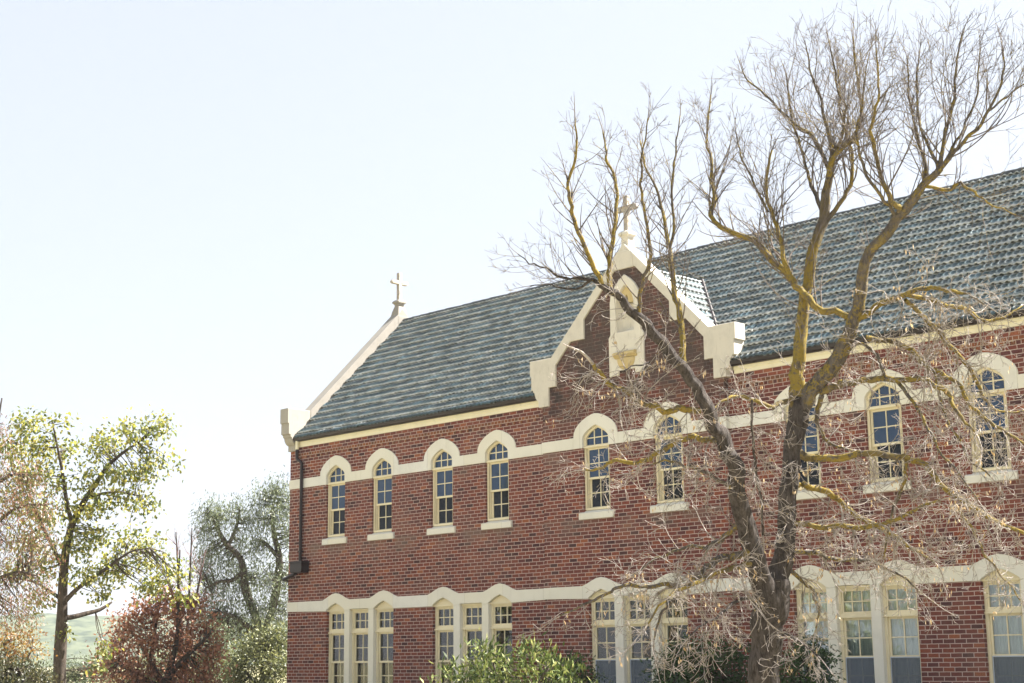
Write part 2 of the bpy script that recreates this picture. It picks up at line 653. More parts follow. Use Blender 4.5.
mb = MB()
mb.poly([[(0, -0.3), (10.24, -0.3), (10.24, 7.66), (0, 7.66)]] + [up_hole(c) for c in UP_L] + [lo_hole(*p) for p in LO_L], 0.0, 0.30)
mb.poly([[(15.68, -0.3), (XE, -0.3), (XE, 7.66), (15.68, 7.66)]] + [up_hole(c) for c in UP_R] + [lo_hole(*p) for p in LO_R], 0.0, 0.30)
mb.build('front_wall', M['brick'], B)

# niche opening of the gable
NIC = [(-0.27, 8.95), (0.27, 8.95), (0.27, 9.66), (0.20, 9.86), (0.0, 10.04), (-0.20, 9.86), (-0.27, 9.66)]
mb = MB()
mb.poly([[(GC - 2.74, -0.3), (GC + 2.74, -0.3), (GC + 2.74, 8.0), (GC + 2.3, 8.55), (GC, 10.85), (GC - 2.3, 8.55), (GC - 2.74, 8.0)]]
        + [up_hole(c) for c in UP_G] + [lo_hole(*p) for p in LO_G] + [[(GC + a, b) for a, b in NIC]], GF, 0.28)
mb.build('gable_wall', M['brick_gable'], B)

mb = MB()
mb.poly([[(0.302, -0.3), (7.9, -0.3), (7.9, 7.7), (4.0, 11.75), (0.302, 7.95)]], 0.0, 0.30, 'YZ')
mb.poly([[(0.302, -0.3), (7.9, -0.3), (7.9, 7.7), (4.0, 11.75), (0.302, 7.95)]], XE - 0.30, XE, 'YZ')
mb.box((0, 7.902, -0.3), (XE, 8.20, 7.66))
mb.build('end_wall', M['brick'], B)
mb = MB().box((0.31, 0.31, 4.05), (XE - 0.31, 7.89, 4.25)).box((0.31, 0.31, 7.1), (XE - 0.31, 7.89, 7.2)).box((0.31, 3.2, 0.1), (XE - 0.31, 3.3, 4.0)).box((0.31, 3.2, 4.3), (XE - 0.31, 3.3, 7.0))
mb.build('interior', M['dark'], B)
# projecting plinth course low on the wall
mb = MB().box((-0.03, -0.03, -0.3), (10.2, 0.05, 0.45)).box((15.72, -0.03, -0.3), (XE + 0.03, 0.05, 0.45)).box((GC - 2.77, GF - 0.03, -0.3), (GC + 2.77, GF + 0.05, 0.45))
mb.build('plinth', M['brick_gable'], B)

# dentil course of headers under the eaves
mb = MB()
for (a, b) in ((0.36, 10.0), (16.02, XE)):
    mb.box((a, -0.022, 7.31), (b, 0.05, 7.385))
    q = a + 0.06
    while q < b - 0.12:
        mb.box((q, -0.016, 7.235), (q + 0.105, 0.04, 7.31))
        q += 0.24
mb.build('dentil_course', M['brick_header'], B)

# ---- string courses with hood moulds
HOOD = [(-0.685, 6.66), (-0.675, 6.76), (-0.62, 6.87), (-0.52, 6.965), (-0.40, 7.045), (-0.25, 7.115), (-0.11, 7.16), (0.0, 7.175)]
ARCH = [(-0.41, 6.60), (-0.395, 6.66), (-0.35, 6.72), (-0.26, 6.79), (-0.13, 6.86), (0.0, 6.91)]


def sym(pts, c):
    return [(c + a, b) for a, b in pts] + [(c - a, b) for a, b in reversed(pts[:-1])]


def upper_band(x0, x1, cs):
    top = [(x0, 6.66)]
    for c in cs:
        top += sym(HOOD, c)
    top += [(x1, 6.66)]
    bot = [(x0, 6.40)]
    for c in cs:
        bot += [(c - HW + 0.005, 6.40)] + sym([(p * 0.988, q) for p, q in ARCH], c) + [(c + HW - 0.005, 6.40)]
    bot += [(x1, 6.40)]
    return top + bot[::-1]


LH = [(-0.58, 3.228), (-0.47, 3.26), (-0.33, 3.32), (-0.16, 3.385), (0.0, 3.41)]
LA = [(-0.395, 2.955), (-0.36, 2.985), (-0.2, 3.075), (0.0, 3.145)]


def lights(a, b):
    w = 0.80
    c = (a + b) / 2
    return [(a, a + w), (c - w / 2, c + w / 2), (b - w, b)]


def lower_band(x0, x1, gs):
    top, bot = [(x0, 3.228)], [(x0, 2.966)]
    for (a, b) in gs:
        L = lights(a, b)
        for i in (0, 2):
            c = (L[i][0] + L[i][1]) / 2
            top += sym(LH, c)
        for i in range(3):
            c = (L[i][0] + L[i][1]) / 2
            if i != 1:
                bot += [(L[i][0], 2.935)] + sym(LA, c) + [(L[i][1], 2.935)]
            else:
                bot += [(L[i][0], 2.935), (L[i][0], 2.968), (L[i][1], 2.968), (L[i][1], 2.935)]
    top += [(x1, 3.228)]
    bot += [(x1, 2.966)]
    return top + bot[::-1]


mb = MB()
mb.poly([upper_band(-0.02, GC - 2.742, UP_L)], -0.024, 0.115, bevel=0.004)
mb.poly([upper_band(GC - 2.765, GC + 2.765, UP_G)], GF - 0.024, GF + 0.115, bevel=0.004)
mb.poly([upper_band(GC + 2.742, XE + 0.02, UP_R)], -0.024, 0.115, bevel=0.004)
mb.build('string_course', M['render'], B)
mb = MB()
mb.poly([lower_band(-0.02, GC - 2.742, LO_L)], -0.024, 0.115, bevel=0.004)
mb.poly([lower_band(GC - 2.765, GC + 2.765, LO_G)], GF - 0.024, GF + 0.115, bevel=0.004)
mb.poly([lower_band(GC + 2.742, XE + 0.02, LO_R)], -0.024, 0.115, bevel=0.004)
mb.build('string_course', M['render'], B)


# ---- windows
def grid_bars(mb, x0, x1, z0, z1, cols, rows, y0, y1, w=0.022):
    for i in range(1, cols):
        x = x0 + (x1 - x0) * i / cols
        mb.box((x - w / 2, y0, z0), (x + w / 2, y1, z1))
    for j in range(1, rows):
        z = z0 + (z1 - z0) * j / rows
        mb.box((x0, y0 + 0.002, z - w / 2), (x1, y1 - 0.002, z + w / 2))


def sash(x0, x1, z0, z1, y0, cols, rows, parent, stile=0.045, rail=0.05):
    mb = MB()
    mb.poly([[(x0, z0), (x1, z0), (x1, z1), (x0, z1)],
             [(x0 + stile, z0 + rail), (x1 - stile, z0 + rail), (x1 - stile, z1 - rail), (x0 + stile, z1 - rail)]], y0, y0 + 0.04)
    grid_bars(mb, x0 + stile, x1 - stile, z0 + rail, z1 - rail, cols, rows, y0 + 0.006, y0 + 0.034)
    return mb.build('sash', M['frame'], parent)


def upper_window(c, yf):
    """pointed sash window with a six-pane fanlight"""
    y = yf + 0.055
    mb = MB()
    s = (HW - 0.055) / HW
    arch_in = [(a * s, 6.46 + (b - 6.46) * 0.88 - 0.005) for a, b in ARCH]
    loop = [(c - HW, 4.965), (c + HW, 4.965), (c + HW, 6.60)] + sym(ARCH, c)[::-1][1:] + []
    outer = [(c - HW + 0.002, 4.955), (c + HW - 0.002, 4.955)] + [(c + a * 0.995, b - 0.002) for a, b in [(-p, q) for p, q in ARCH]] + \
            [(c + a * 0.995, b - 0.002) for a, b in reversed(ARCH[:-1])]
    fan = [(c - HW * s, 6.455), (c + HW * s, 6.455)] + [(c - a, b) for a, b in arch_in] + [(c + a, b) for a, b in reversed(arch_in[:-1])]
    main = [(c - HW * s, 5.0), (c + HW * s, 5.0), (c + HW * s, 6.385), (c - HW * s, 6.385)]
    mb.poly([outer, fan, main], y, y + 0.12)
    # inner stop of the box frame
    mb.poly([[(c - 0.33, 4.99), (c + 0.33, 4.99), (c + 0.33, 6.40), (c - 0.33, 6.40)],
             [(c - 0.318, 5.0), (c + 0.318, 5.0), (c + 0.318, 6.38), (c - 0.318, 6.38)]], y + 0.02, y + 0.11)
    # projecting transom lip
    mb.box((c - HW + 0.003, y - 0.03, 6.395), (c + HW - 0.003, y + 0.003, 6.43))
    # fanlight bars
    x0, x1 = c - HW * s, c + HW * s
    for q in (1 / 3, 2 / 3):
        x = x0 + (x1 - x0) * q
        mb.box((x - 0.013, y + 0.03, 6.45), (x + 0.013, y + 0.06, 6.80))
    mb.box((x0 - 0.01, y + 0.032, 6.615), (x1 + 0.01, y + 0.058, 6.639))
    w = mb.build('window', M['frame'], B)
    w['label'] = 'pointed sash window in cream timber frame'
    sash(c - 0.345, c + 0.345, 5.66, 6.395, y + 0.035, 2, 2, w)
    sash(c - 0.315, c + 0.315, 4.975, 5.715, y + 0.078, 2, 2, w)
    p = MB()
    p.poly([fan], y + 0.043, y + 0.047)
    p.box((c - 0.34, y + 0.053, 5.67), (c + 0.34, y + 0.057, 6.39))
    p.build('pane', M['glass_sky'], w)
    p = MB()
    p.box((c - 0.31, y + 0.096, 4.99), (c + 0.31, y + 0.100, 5.70))
    p.build('pane', M['glass'], w)
    sm = MB()
    sm.poly([[(yf - 0.055, 4.74), (yf - 0.055, 4.88), (yf - 0.02, 4.90), (yf + 0.09, 4.955), (yf + 0.20, 4.955), (yf + 0.20, 4.74)]], c - 0.53, c + 0.53, 'YZ', 0.004)
    sm.build('sill', M['render'], w)


for c in UP_L + UP_R:
    upper_window(c, 0.0)
for c in UP_G:
    upper_window(c, GF)


def triple_window(a, b, yf, screens, seed):
    rr = random.Random(seed)
    L = lights(a, b)
    y = yf + 0.09
    mb = MB()
    for i, (l, r) in enumerate(L):
        c = (l + r) / 2
        # box frame with top light and sash openings
        mb.poly([[(l + 0.002, 0.80), (r - 0.002, 0.80), (r - 0.002, 2.94), (l + 0.002, 2.94)],
                 [(l + 0.055, 2.42), (r - 0.055, 2.42), (r - 0.055, 2.885), (l + 0.055, 2.885)],
                 [(l + 0.065, 0.84), (r - 0.065, 0.84), (r - 0.065, 2.335), (l + 0.065, 2.335)]], y, y + 0.12)
        grid_bars(mb, l + 0.055, r - 0.055, 2.42, 2.885, 3, 2, y + 0.03, y + 0.06)
        mb.poly([[(l + 0.056, 2.421), (r - 0.056, 2.421), (r - 0.056, 2.884), (l + 0.056, 2.884)],
                 [(l + 0.09, 2.455), (r - 0.09, 2.455), (r - 0.09, 2.855), (l + 0.09, 2.855)]], y + 0.022, y + 0.07)
        mb.box((l + 0.004, y - 0.035, 2.335), (r - 0.004, y + 0.003, 2.372))
        mb.box((l + 0.003, y - 0.05, 2.925), (r - 0.003, y + 0.02, 2.962))
        if i != 1:      # recessed gablet over the outer lights
            mb.poly([[(l + 0.01, 2.962), (r - 0.01, 2.962), (c + 0.22, 3.09), (c, 3.17), (c - 0.22, 3.09)]], y - 0.02, y + 0.02)
    w = mb.build('triple_window', M['frame'], B)
    for i in (0, 1):
        l, r = L[i][1], L[i + 1][0]
        MB().poly([[(l - 0.004, 0.80), (r + 0.004, 0.80), (r + 0.004, 2.9345), (l - 0.004, 2.9345)]], yf - 0.020, yf + 0.22, bevel=0.006).build('mullion', M['render'], w)
    p = MB()
    for i, (l, r) in enumerate(L):
        sash(l + 0.062, r - 0.062, 1.55, 2.338, y + 0.04, 2, 2, w)
        sash(l + 0.070, r - 0.070, 0.83, 1.605, y + 0.083, 2, 2, w)
        p.box((l + 0.06, y + 0.043, 2.43), (r - 0.06, y + 0.047, 2.88))
        p.box((l + 0.07, y + 0.058, 1.56), (r - 0.07, y + 0.062, 2.33))
        p.box((l + 0.08, y + 0.101, 0.85), (r - 0.08, y + 0.105, 1.59))
        if screens:
            s = MB()
            s.box((l + 0.075, y + 0.034, 0.86), (r - 0.075, y + 0.037, 1.56))
            s.build('fly_screen', M['screen'], w)
            s = MB()
            s.poly([[(l + 0.068, 0.845), (r - 0.068, 0.845), (r - 0.068, 1.575), (l + 0.068, 1.575)],
                    [(l + 0.085, 0.862), (r - 0.085, 0.862), (r - 0.085, 1.556), (l + 0.085, 1.556)]], y + 0.028, y + 0.039)
            s.build('screen_frame', M['screen_frame'], w)
        # pleated curtain drawn to one side or across
        lo, hi = l + 0.02, r - 0.02
        gap = rr.choice([0, 0, 0.16, 0.22]) if not screens else rr.choice([0, 0, 0.2])
        segs = [(lo, (l + r) / 2 - gap / 2 + rr.uniform(-.05, .05)), ((l + r) / 2 + gap / 2, hi)] if gap else [(lo, hi)]
        cv, cf = [], []
        for (s0, s1) in segs:
            n = max(8, int((s1 - s0) / 0.012))
            o = len(cv)
            ph = rr.uniform(0, 6)
            for j in range(n + 1):
                x = s0 + (s1 - s0) * j / n
                yy = y + 0.165 + 0.022 * math.sin(x * 95 + ph) + 0.012 * math.sin(x * 41 + ph * 2)
                cv += [(x, yy, 0.7), (x, yy, 3.0)]
                if j:
                    cf.append((o + 2 * j - 2, o + 2 * j, o + 2 * j + 1, o + 2 * j - 1))
        MB().add(cv, cf).build('curtain', M['curtain'], w, smooth=True)
    p.build('pane', M['glass_clear'], w)
    sm = MB()
    sm.poly([[(yf - 0.06, 0.62), (yf - 0.06, 0.76), (yf + 0.09, 0.80), (yf + 0.22, 0.80), (yf + 0.22, 0.62)]], a - 0.1, b + 0.1, 'YZ', 0.004)
    sm.build('sill', M['render'], w)


for i, (a, b) in enumerate(LO_L):
    triple_window(a, b, 0.0, False, 10 + i)
for (a, b) in LO_G:
    triple_window(a, b, GF, True, 21)
for i, (a, b) in enumerate(LO_R):
    triple_window(a, b, 0.0, True, 30 + i)

# ---- copings, kneelers, crosses
KN = [(3.11, 8.67), (3.11, 8.31), (3.07, 8.30), (3.07, 7.97), (3.01, 7.95), (3.00, 7.89), (2.965, 7.885), (2.955, 7.82), (2.92, 7.74),
      (2.87, 7.68), (2.83, 7.655), (2.83, 7.51), (2.49, 7.51), (2.49, 7.96), (2.25, 7.96), (2.25, 8.47), (1.76, 8.97),
      (1.31, 8.97), (1.31, 9.44), (0.32, 10.43)]
outl = [(GC, 11.03)] + [(GC + 2.40, 8.67)] + [(GC + a, b) for a, b in KN] + [(GC - a, b) for a, b in reversed(KN)] + [(GC - 2.40, 8.67)]
MB().poly([outl], GF - 0.05, 0.20, bevel=0.008).build('gable_coping', M['coping'], B)

# left end: kneeler and raking coping along the end wall
KL = [(-0.36, 8.68), (-0.36, 8.26), (-0.32, 8.25), (-0.32, 7.95), (-0.26, 7.93), (-0.25, 7.86), (-0.21, 7.85), (-0.20, 7.78), (-0.16, 7.70),
      (-0.10, 7.65), (-0.06, 7.64), (-0.06, 7.48), (0.30, 7.48), (0.30, 8.0), (0.44, 8.30), (0.44, 8.68)]
MB().poly([KL], -0.05, 0.32, 'YZ', 0.008).build('kneeler', M['coping_mid'], B)
KL = [(0.447, 8.15), (3.92, 11.74), (7.6, 8.0), (7.6, 7.6), (8.3, 7.6), (8.3, 8.68), (7.45, 8.68), (3.92, 12.20), (0.447, 8.69)]
MB().poly([KL], -0.05, 0.32, 'YZ', 0.008).build('end_coping', M['coping_dim'], B)


def cross(cx, cy, z0, along, stem):
    """stone cross on a moulded pedestal; arms lie along X or Y"""
    c = MB()
    h = 0.062

    def bx(a0, a1, z_0, z_1, t):
        if along == 'X':
            c.poly([[(cx + a0, z_0), (cx + a1, z_0), (cx + a1, z_1), (cx + a0, z_1)]], cy - t, cy + t, 'XZ', 0.008)
        else:
            c.poly([[(cy + a0, z_0), (cy + a1, z_0), (cy + a1, z_1), (cy + a0, z_1)]], cx - t, cx + t, 'YZ', 0.008)
    bx(-h, h, z0, z0 + 0.88, h)
    za = z0 + 0.52
    arm = [(-0.33, za + 0.03), (-0.29, za - 0.005), (0.29, za - 0.005), (0.33, za + 0.03), (0.33, za + 0.07), (0.29, za + 0.115), (-0.29, za + 0.115), (-0.33, za + 0.07)]
    if along == 'X':
        c.poly([[(cx + a, b) for a, b in arm]], cy - h + 0.004, cy + h - 0.004, 'XZ', 0.006)
    else:
        c.poly([[(cy + a, b) for a, b in arm]], cx - h + 0.004, cx + h - 0.004, 'YZ', 0.006)
    o = c.build('cross', M['cross'], B)
    # cap, necking and pedestal, square in plan
    p = MB()
    f_ = 0.30 if along == 'X' else 0.19
    prof = [(0.10, z0 + 0.015), (0.13, z0 - 0.01), (0.155, z0 - 0.04), (0.155, z0 - 0.085), (0.11, z0 - 0.12), (0.10, z0 - 0.15),
            (0.105, z0 - 0.16 - stem), (0.13, z0 - 0.24 - stem), (0.5 * f_ + 0.065, z0 - 0.34 - stem), (f_, z0 - 0.50 - stem), (f_, z0 - 0.75 - stem)]
    ty = 0.72
    vs, fs = [], []
    for r, z in prof:
        ry = min(r, 0.2)
        ax, ay = (r, ry) if along == 'X' else (ry, r)
        ay = min(ay, 0.24) if along == 'X' else ay
        vs += [(cx - ax, cy - ay, z), (cx + ax, cy - ay, z), (cx + ax, cy + ay, z), (cx - ax, cy + ay, z)]
    for i in range(len(prof) - 1):
        for j in range(4):
            j2 = (j + 1) % 4
            fs.append((4 * i + j, 4 * (i + 1) + j, 4 * (i + 1) + j2, 4 * i + j2))
    fs.append((0, 1, 2, 3))
    p.add(vs, fs)
    p.build('pedestal', M['coping'] if along == 'X' else M['coping_dim'], o)


cross(0.135, 3.92, 12.50, 'Y', 0.03)
cross(GC - 0.03, 0.02, 11.34, 'X', 0.16)

# ---- niche on the gable
ns = MB()
OUT = [(-0.46, 8.38), (0.46, 8.38), (0.46, 9.68), (0.42, 9.86), (0.30, 10.05), (0.15, 10.19), (0.0, 10.29), (-0.15, 10.19), (-0.30, 10.05), (-0.42, 9.86), (-0.46, 9.68)]
ns.poly([[(GC + a, b) for a, b in OUT], [(GC + a * 0.98, b) for a, b in NIC]], GF - 0.06, GF + 0.02, bevel=0.008)
ns.poly([[(GC - 0.53, 7.95), (GC - 0.25, 7.95), (GC - 0.25, 8.06), (GC + 0.25, 8.06), (GC + 0.25, 7.95), (GC + 0.53, 7.95), (GC + 0.53, 8.85), (GC + 0.47, 8.93),
          (GC - 0.47, 8.93), (GC - 0.53, 8.85)]], GF - 0.045, GF + 0.02, bevel=0.008)
niche = ns.build('niche', M['stone'], B)
niche['label'] = 'pale pointed niche set in the gable brickwork'
rec = MB()
pts = []
for a, b in NIC:
    pts.append((a, b))
vs, fs = [], []
R_ = 6
for kk in range(R_ + 1):
    f = 1 - kk / R_
    dp = 0.20 * math.sin(math.acos(max(0, min(1, f)))) if f < 1 else 0
    for a, b in NIC:
        vs.append((GC + a * f, GF + dp, 9.3 + (b - 9.3) * (0.5 + 0.5 * f)))
n_ = len(NIC)
for kk in range(R_):
    for j in range(n_):
        j2 = (j + 1) % n_
        fs.append((kk * n_ + j, kk * n_ + j2, (kk + 1) * n_ + j2, (kk + 1) * n_ + j))
rec.add(vs, fs).build('recess', M['stone'], niche)
hd = MB()
hd.poly([[(GC - 0.20, 9.62), (GC + 0.20, 9.62), (GC + 0.19, 9.76), (GC + 0.13, 9.9), (GC, 10.02), (GC - 0.13, 9.9), (GC - 0.19, 9.76)],
         [(GC - 0.055, 9.60), (GC + 0.055, 9.60), (GC + 0.05, 9.74), (GC, 9.84), (GC - 0.05, 9.74)]], GF + 0.01, GF + 0.06)
hd.build('niche_hood', M['ochre'], niche)  # ochre colour stands for the bounced glow in the recess head
lg = MB()
lg.poly([[(GF - 0.16, 8.40), (GF - 0.16, 8.44), (GF - 0.12, 8.47), (GF - 0.02, 8.47), (GF - 0.02, 8.32), (GF - 0.08, 8.34), (GF - 0.11, 8.37)]], GC - 0.33, GC + 0.33, 'YZ', 0.004)
lg.build('ledge', M['ochre'], niche)
cb = MB()
vs, fs = [], []
for kk in range(6):
    r = 0.27 * math.cos(kk / 5 * 1.35)
    z = 8.32 - 0.25 * math.sin(kk / 5 * 1.57)
    for j in range(13):
        a = math.pi * j / 12
        vs.append((GC + r * math.cos(a), GF - 0.046 - r * 0.30 * math.sin(a), z))
for kk in range(5):
    for j in range(12):
        fs.append((kk * 13 + j, kk * 13 + j + 1, (kk + 1) * 13 + j + 1, (kk + 1) * 13 + j))
cb.add(vs, fs).build('corbel', M['ochre'], niche, smooth=True)


# ---- roof
def tile_field(u0, u1, s0, s1, P, rows_from, gauge, seed, per=7, mask=None):
    """courses of rolled tiles; P(u, s, h) maps along-eaves, up-slope and height to world"""
    rr = np.random.RandomState(seed)
    V, Q = [], []
    pitch = 0.15
    i0 = int(math.floor(s0 / gauge + 1e-6))
    nrow = int(math.ceil((s1 - i0 * gauge) / gauge - 1e-6))
    k0, k1 = math.floor(u0 / pitch), math.ceil(u1 / pitch)
    us = np.arange(k0 * per, k1 * per + 1) * (pitch / per)
    us = us[(us > u0 - 1e-6) & (us < u1 + 1e-6)]
    off = 0
    for i in range(i0, i0 + nrow):
        a = i * gauge
        b = min((i + 1) * gauge + 0.03, s1 + 0.02)
        if a < s0:
            a = s0
        ph = us / pitch + (0.5 if i % 2 else 0.0)
        fr = ph - np.floor(ph)
        prof = np.where(fr < 0.52, np.sin(np.pi * fr / 0.52) ** 0.8 * 0.027, -0.006 * np.sin(np.pi * (fr - 0.52) / 0.48))
        tid = np.floor(ph / 2).astype(int)
        tj = rr.normal(0, 0.005, tid.max() - tid.min() + 1)[tid - tid.min()]
        sj = rr.normal(0, 0.006, tid.max() - tid.min() + 1)[tid - tid.min()]
        ulist = us
        lines = [(a + 0.15 + sj, prof * 0.5 + 0.012), (a + sj, prof + 0.044 + tj), (a - 0.004 + sj, prof + 0.066 + tj), ((a + b) / 2 + sj * 0.5, prof + 0.036 + tj), (np.full_like(us, b + 0.05), prof * 0.9 - 0.002 + tj * 0.3)]
        for (s, h) in lines:
            V.append(P(ulist, s * np.ones_like(us), h))
        n = len(us)
        idx = np.arange(n - 1)
        for l in range(4):
            o = off + l * n
            Q.append(np.stack([o + idx, o + idx + 1, o + n + idx + 1, o + n + idx], 1))
        off += 5 * n
    return np.concatenate(V), np.concatenate(Q)


ZR, SL = 7.93, 0.98
SC = math.hypot(1, SL)
RY = 4.0


def P_main(u, s, h):
    y = s / SC
    return np.stack([u, y - h * SL / SC, ZR + SL * y + h / SC], 1)


s_lo, s_hi, gau = -0.14 * SC, RY * SC, 0.302
parts = [tile_field(0.33, 10.0, s_lo, s_hi, P_main, 0, gau, 1),
         tile_field(10.0, 15.95, 0.21 * SC, s_hi, P_main, 0, gau, 2),
         tile_field(15.95, XE, s_lo, s_hi, P_main, 0, gau, 3)]
Vs, Qs, o_ = [], [], 0
for v, q in parts:
    Vs.append(v)
    Qs.append(q + o_)
    o_ += len(v)
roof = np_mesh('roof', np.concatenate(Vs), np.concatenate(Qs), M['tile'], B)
# back slope
bs = MB()
bs.add([(0.33, RY, ZR + SL * RY), (XE, RY, ZR + SL * RY), (XE, 8.3, ZR + SL * (2 * RY - 8.3)), (0.33, 8.3, ZR + SL * (2 * RY - 8.3))], [(0, 1, 2, 3)])
bs.add([(0.33, 0.22, ZR - 0.06 + SL * 0.22), (XE, 0.22, ZR - 0.06 + SL * 0.22), (XE, RY, ZR + SL * RY - 0.06), (0.33, RY, ZR + SL * RY - 0.06)], [(0, 1, 2, 3)])
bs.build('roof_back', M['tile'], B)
# ridge caps
rm = MB()
rr = random.Random(5)
x = 0.34
while x < XE:
    l = 0.40
    vs, fs = [], []
    dz = rr.uniform(-.006, .006)
    for e, (xx, sc) in enumerate(((x, 1.0), (x + l, 0.90))):
        for j in range(9):
            a = math.pi * j / 8
            vs.append((xx, RY + 0.13 * sc * math.cos(a), ZR + SL * RY - 0.055 + dz + 0.125 * sc * math.sin(a)))
    for j in range(8):
        fs.append((j, j + 1, 10 + j, 9 + j))
    fs.append(tuple(range(9)))
    rm.add(vs, fs)
    x += 0.385
rm.build('ridge_tiles', M['ridge'], B)

# gable roof: two slopes running back into the main roof
GRZ = 10.561


def P_gr(sign):
    def f(u, s, h):
        d = (SC * 2.9 - s) / SC        # distance from the ridge line
        return np.stack([GC + sign * (d + h * SL / SC), u, GRZ - SL * d + h / SC], 1)
    return f


v, q = tile_field(0.16, 2.95, 0.0, SC * 2.9, P_gr(1), 0, gau, 8)
v2, q2 = tile_field(0.16, 2.95, 0.0, SC * 2.9, P_gr(-1), 0, gau, 9)
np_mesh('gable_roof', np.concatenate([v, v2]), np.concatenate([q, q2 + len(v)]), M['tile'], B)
# lead valleys
vm = MB()
for sgn in (1, -1):
    pts = []
    for d in np.linspace(2.72, 0.0, 12):
        zz = GRZ - SL * d
        yy = (zz - ZR) / SL
        pts.append((GC + sgn * (d + 0.05), yy - 0.03, zz + 0.035))
    vm.tube(pts, 0.05, 6)
vm.build('valley', M['gutter'], B)

# ---- eaves: fascia, gutter, downpipe
fa = MB()
gu = MB()
GP = [(-0.025, 7.725), (-0.11, 7.725), (-0.15, 7.75), (-0.165, 7.80), (-0.17, 7.83), (-0.155, 7.83), (-0.145, 7.80), (-0.11, 7.745), (-0.04, 7.74), (-0.035, 7.83), (-0.025, 7.83)]
for (a, b) in ((0.33, 10.02), (15.9, XE)):
    fa.box((a, -0.022, 7.57), (b, 0.10, 7.80))
    fa.box((a, -0.040, 7.66), (b, -0.021, 7.722))
    gu.poly([GP], a - 0.02, b, 'YZ')
fa.build('fascia', M['fascia'], B)
gu.build('gutter', M['gutter'], B)
dp = MB()
dp.tube([(0.42, -0.09, 7.74), (0.42, -0.09, 7.50)], 0.05, 10)
dp.build('outlet', M['fascia'], B)
dp = MB()
dp.tube([(0.42, -0.09, 7.52), (0.42, -0.09, 7.26), (0.44, -0.085, 7.22), (0.60, -0.075, 7.12), (0.62, -0.07, 7.08), (0.62, -0.07, 4.3)], 0.045, 10)
for z in (6.9, 5.6, 4.6):
    dp.box((0.56, -0.12, z), (0.68, 0.0, z + 0.035))
dp.tube([(0.52, -0.13, 4.02), (0.10, -0.13, 3.90), (-0.06, -0.13, 3.86)], 0.05, 8)
dp.tube([(-0.06, -0.13, 3.86), (-0.07, 0.1, 3.80), (-0.07, 0.3, 0.1)], 0.05, 8)
dpo = dp.build('downpipe', M['gutter'], B)
rh = MB()
rh.poly([[(0.44, 4.02), (0.92, 4.02), (0.95, 4.06), (0.95, 4.30), (0.41, 4.30), (0.41, 4.06)]], -0.27, -0.004, bevel=0.01)
rh.box((0.39, -0.285, 4.302), (0.97, -0.004, 4.335))
rh.build('rain_head', M['gutter'], dpo)

# ================================================================== VEGETATION
from mathutils import noise as mnoise

class Tubes:
    """many thin branches gathered in numpy arrays, one mesh"""
    def __init__(self):
        self.V, self.Q, self.o = [], [], 0

    def add(self, pts, rad, n=3):
        P = np.asarray(pts, float)
        k = len(P)
        T = np.gradient(P, axis=0)
        T /= np.linalg.norm(T, axis=1, keepdims=True) + 1e-12
        ref = np.array([0.3, 0.5, 0.81]) if abs(T[0] @ np.array([0.3, 0.5, 0.81])) < 0.9 else np.array([1.0, 0, 0])
        A = np.cross(T, ref)
        A /= np.linalg.norm(A, axis=1, keepdims=True) + 1e-12
        Bn = np.cross(T, A)
        ang = 2 * np.pi * np.arange(n) / n
        r = np.asarray(rad, float)
        ring = P[:, None, :] + r[:, None, None] * (A[:, None, :] * np.cos(ang)[None, :, None] + Bn[:, None, :] * np.sin(ang)[None, :, None])
        self.V.append(ring.reshape(-1, 3))
        i = np.arange(k - 1)[:, None] * n
        j = np.arange(n)[None, :]
        j2 = (j + 1) % n
        q = np.stack([i + j, i + j2, i + n + j2, i + n + j], -1).reshape(-1, 4) + self.o
        self.Q.append(q)
        self.o += k * n

    def build(self, name, mat, parent=None, smooth=True):
        return np_mesh(name, np.concatenate(self.V), np.concatenate(self.Q), mat, parent, smooth)


def spline(pts, sub=4):
    """Catmull-Rom through points given as rows of any width"""
    P = np.asarray(pts, float)
    P = np.concatenate([2 * P[:1] - P[1:2], P, 2 * P[-1:] - P[-2:-1]])
    out = []
    for i in range(1, len(P) - 2):
        for t in np.arange(sub) / sub:
            a, b, c, d = P[i - 1], P[i], P[i + 1], P[i + 2]
            out.append(0.5 * ((2 * b) + (c - a) * t + (2 * a - 5 * b + 4 * c - d) * t * t + (3 * b - a - 3 * c + d) * t ** 3))
    out.append(P[-2])
    return np.array(out)


def unit(v):
    return v / (np.linalg.norm(v) + 1e-12)


def leaf_mesh(name, mat, parent, C, D, L, Wd, rs, droop=0.0, fold=0.25):
    """leaf-shaped quads at C pointing along D"""
    n = len(C)
    D = D + rs.normal(0, 0.35, (n, 3))
    D[:, 2] -= droop
    D /= np.linalg.norm(D, axis=1, keepdims=True) + 1e-9
    Rv = rs.normal(0, 1, (n, 3))
    A = np.cross(D, Rv)
    A /= np.linalg.norm(A, axis=1, keepdims=True) + 1e-9
    Nn = np.cross(A, D)
    l = (L * rs.uniform(0.65, 1.25, n))[:, None]
    w = (Wd * rs.uniform(0.7, 1.2, n))[:, None]
    V = np.stack([C, C + D * l * 0.45 + A * w * 0.5 + Nn * w * fold, C + D * l, C + D * l * 0.45 - A * w * 0.5 + Nn * w * fold], 1).reshape(-1, 3)
    Q = np.arange(4 * n).reshape(n, 4)
    return np_mesh(name, V, Q, mat, parent)


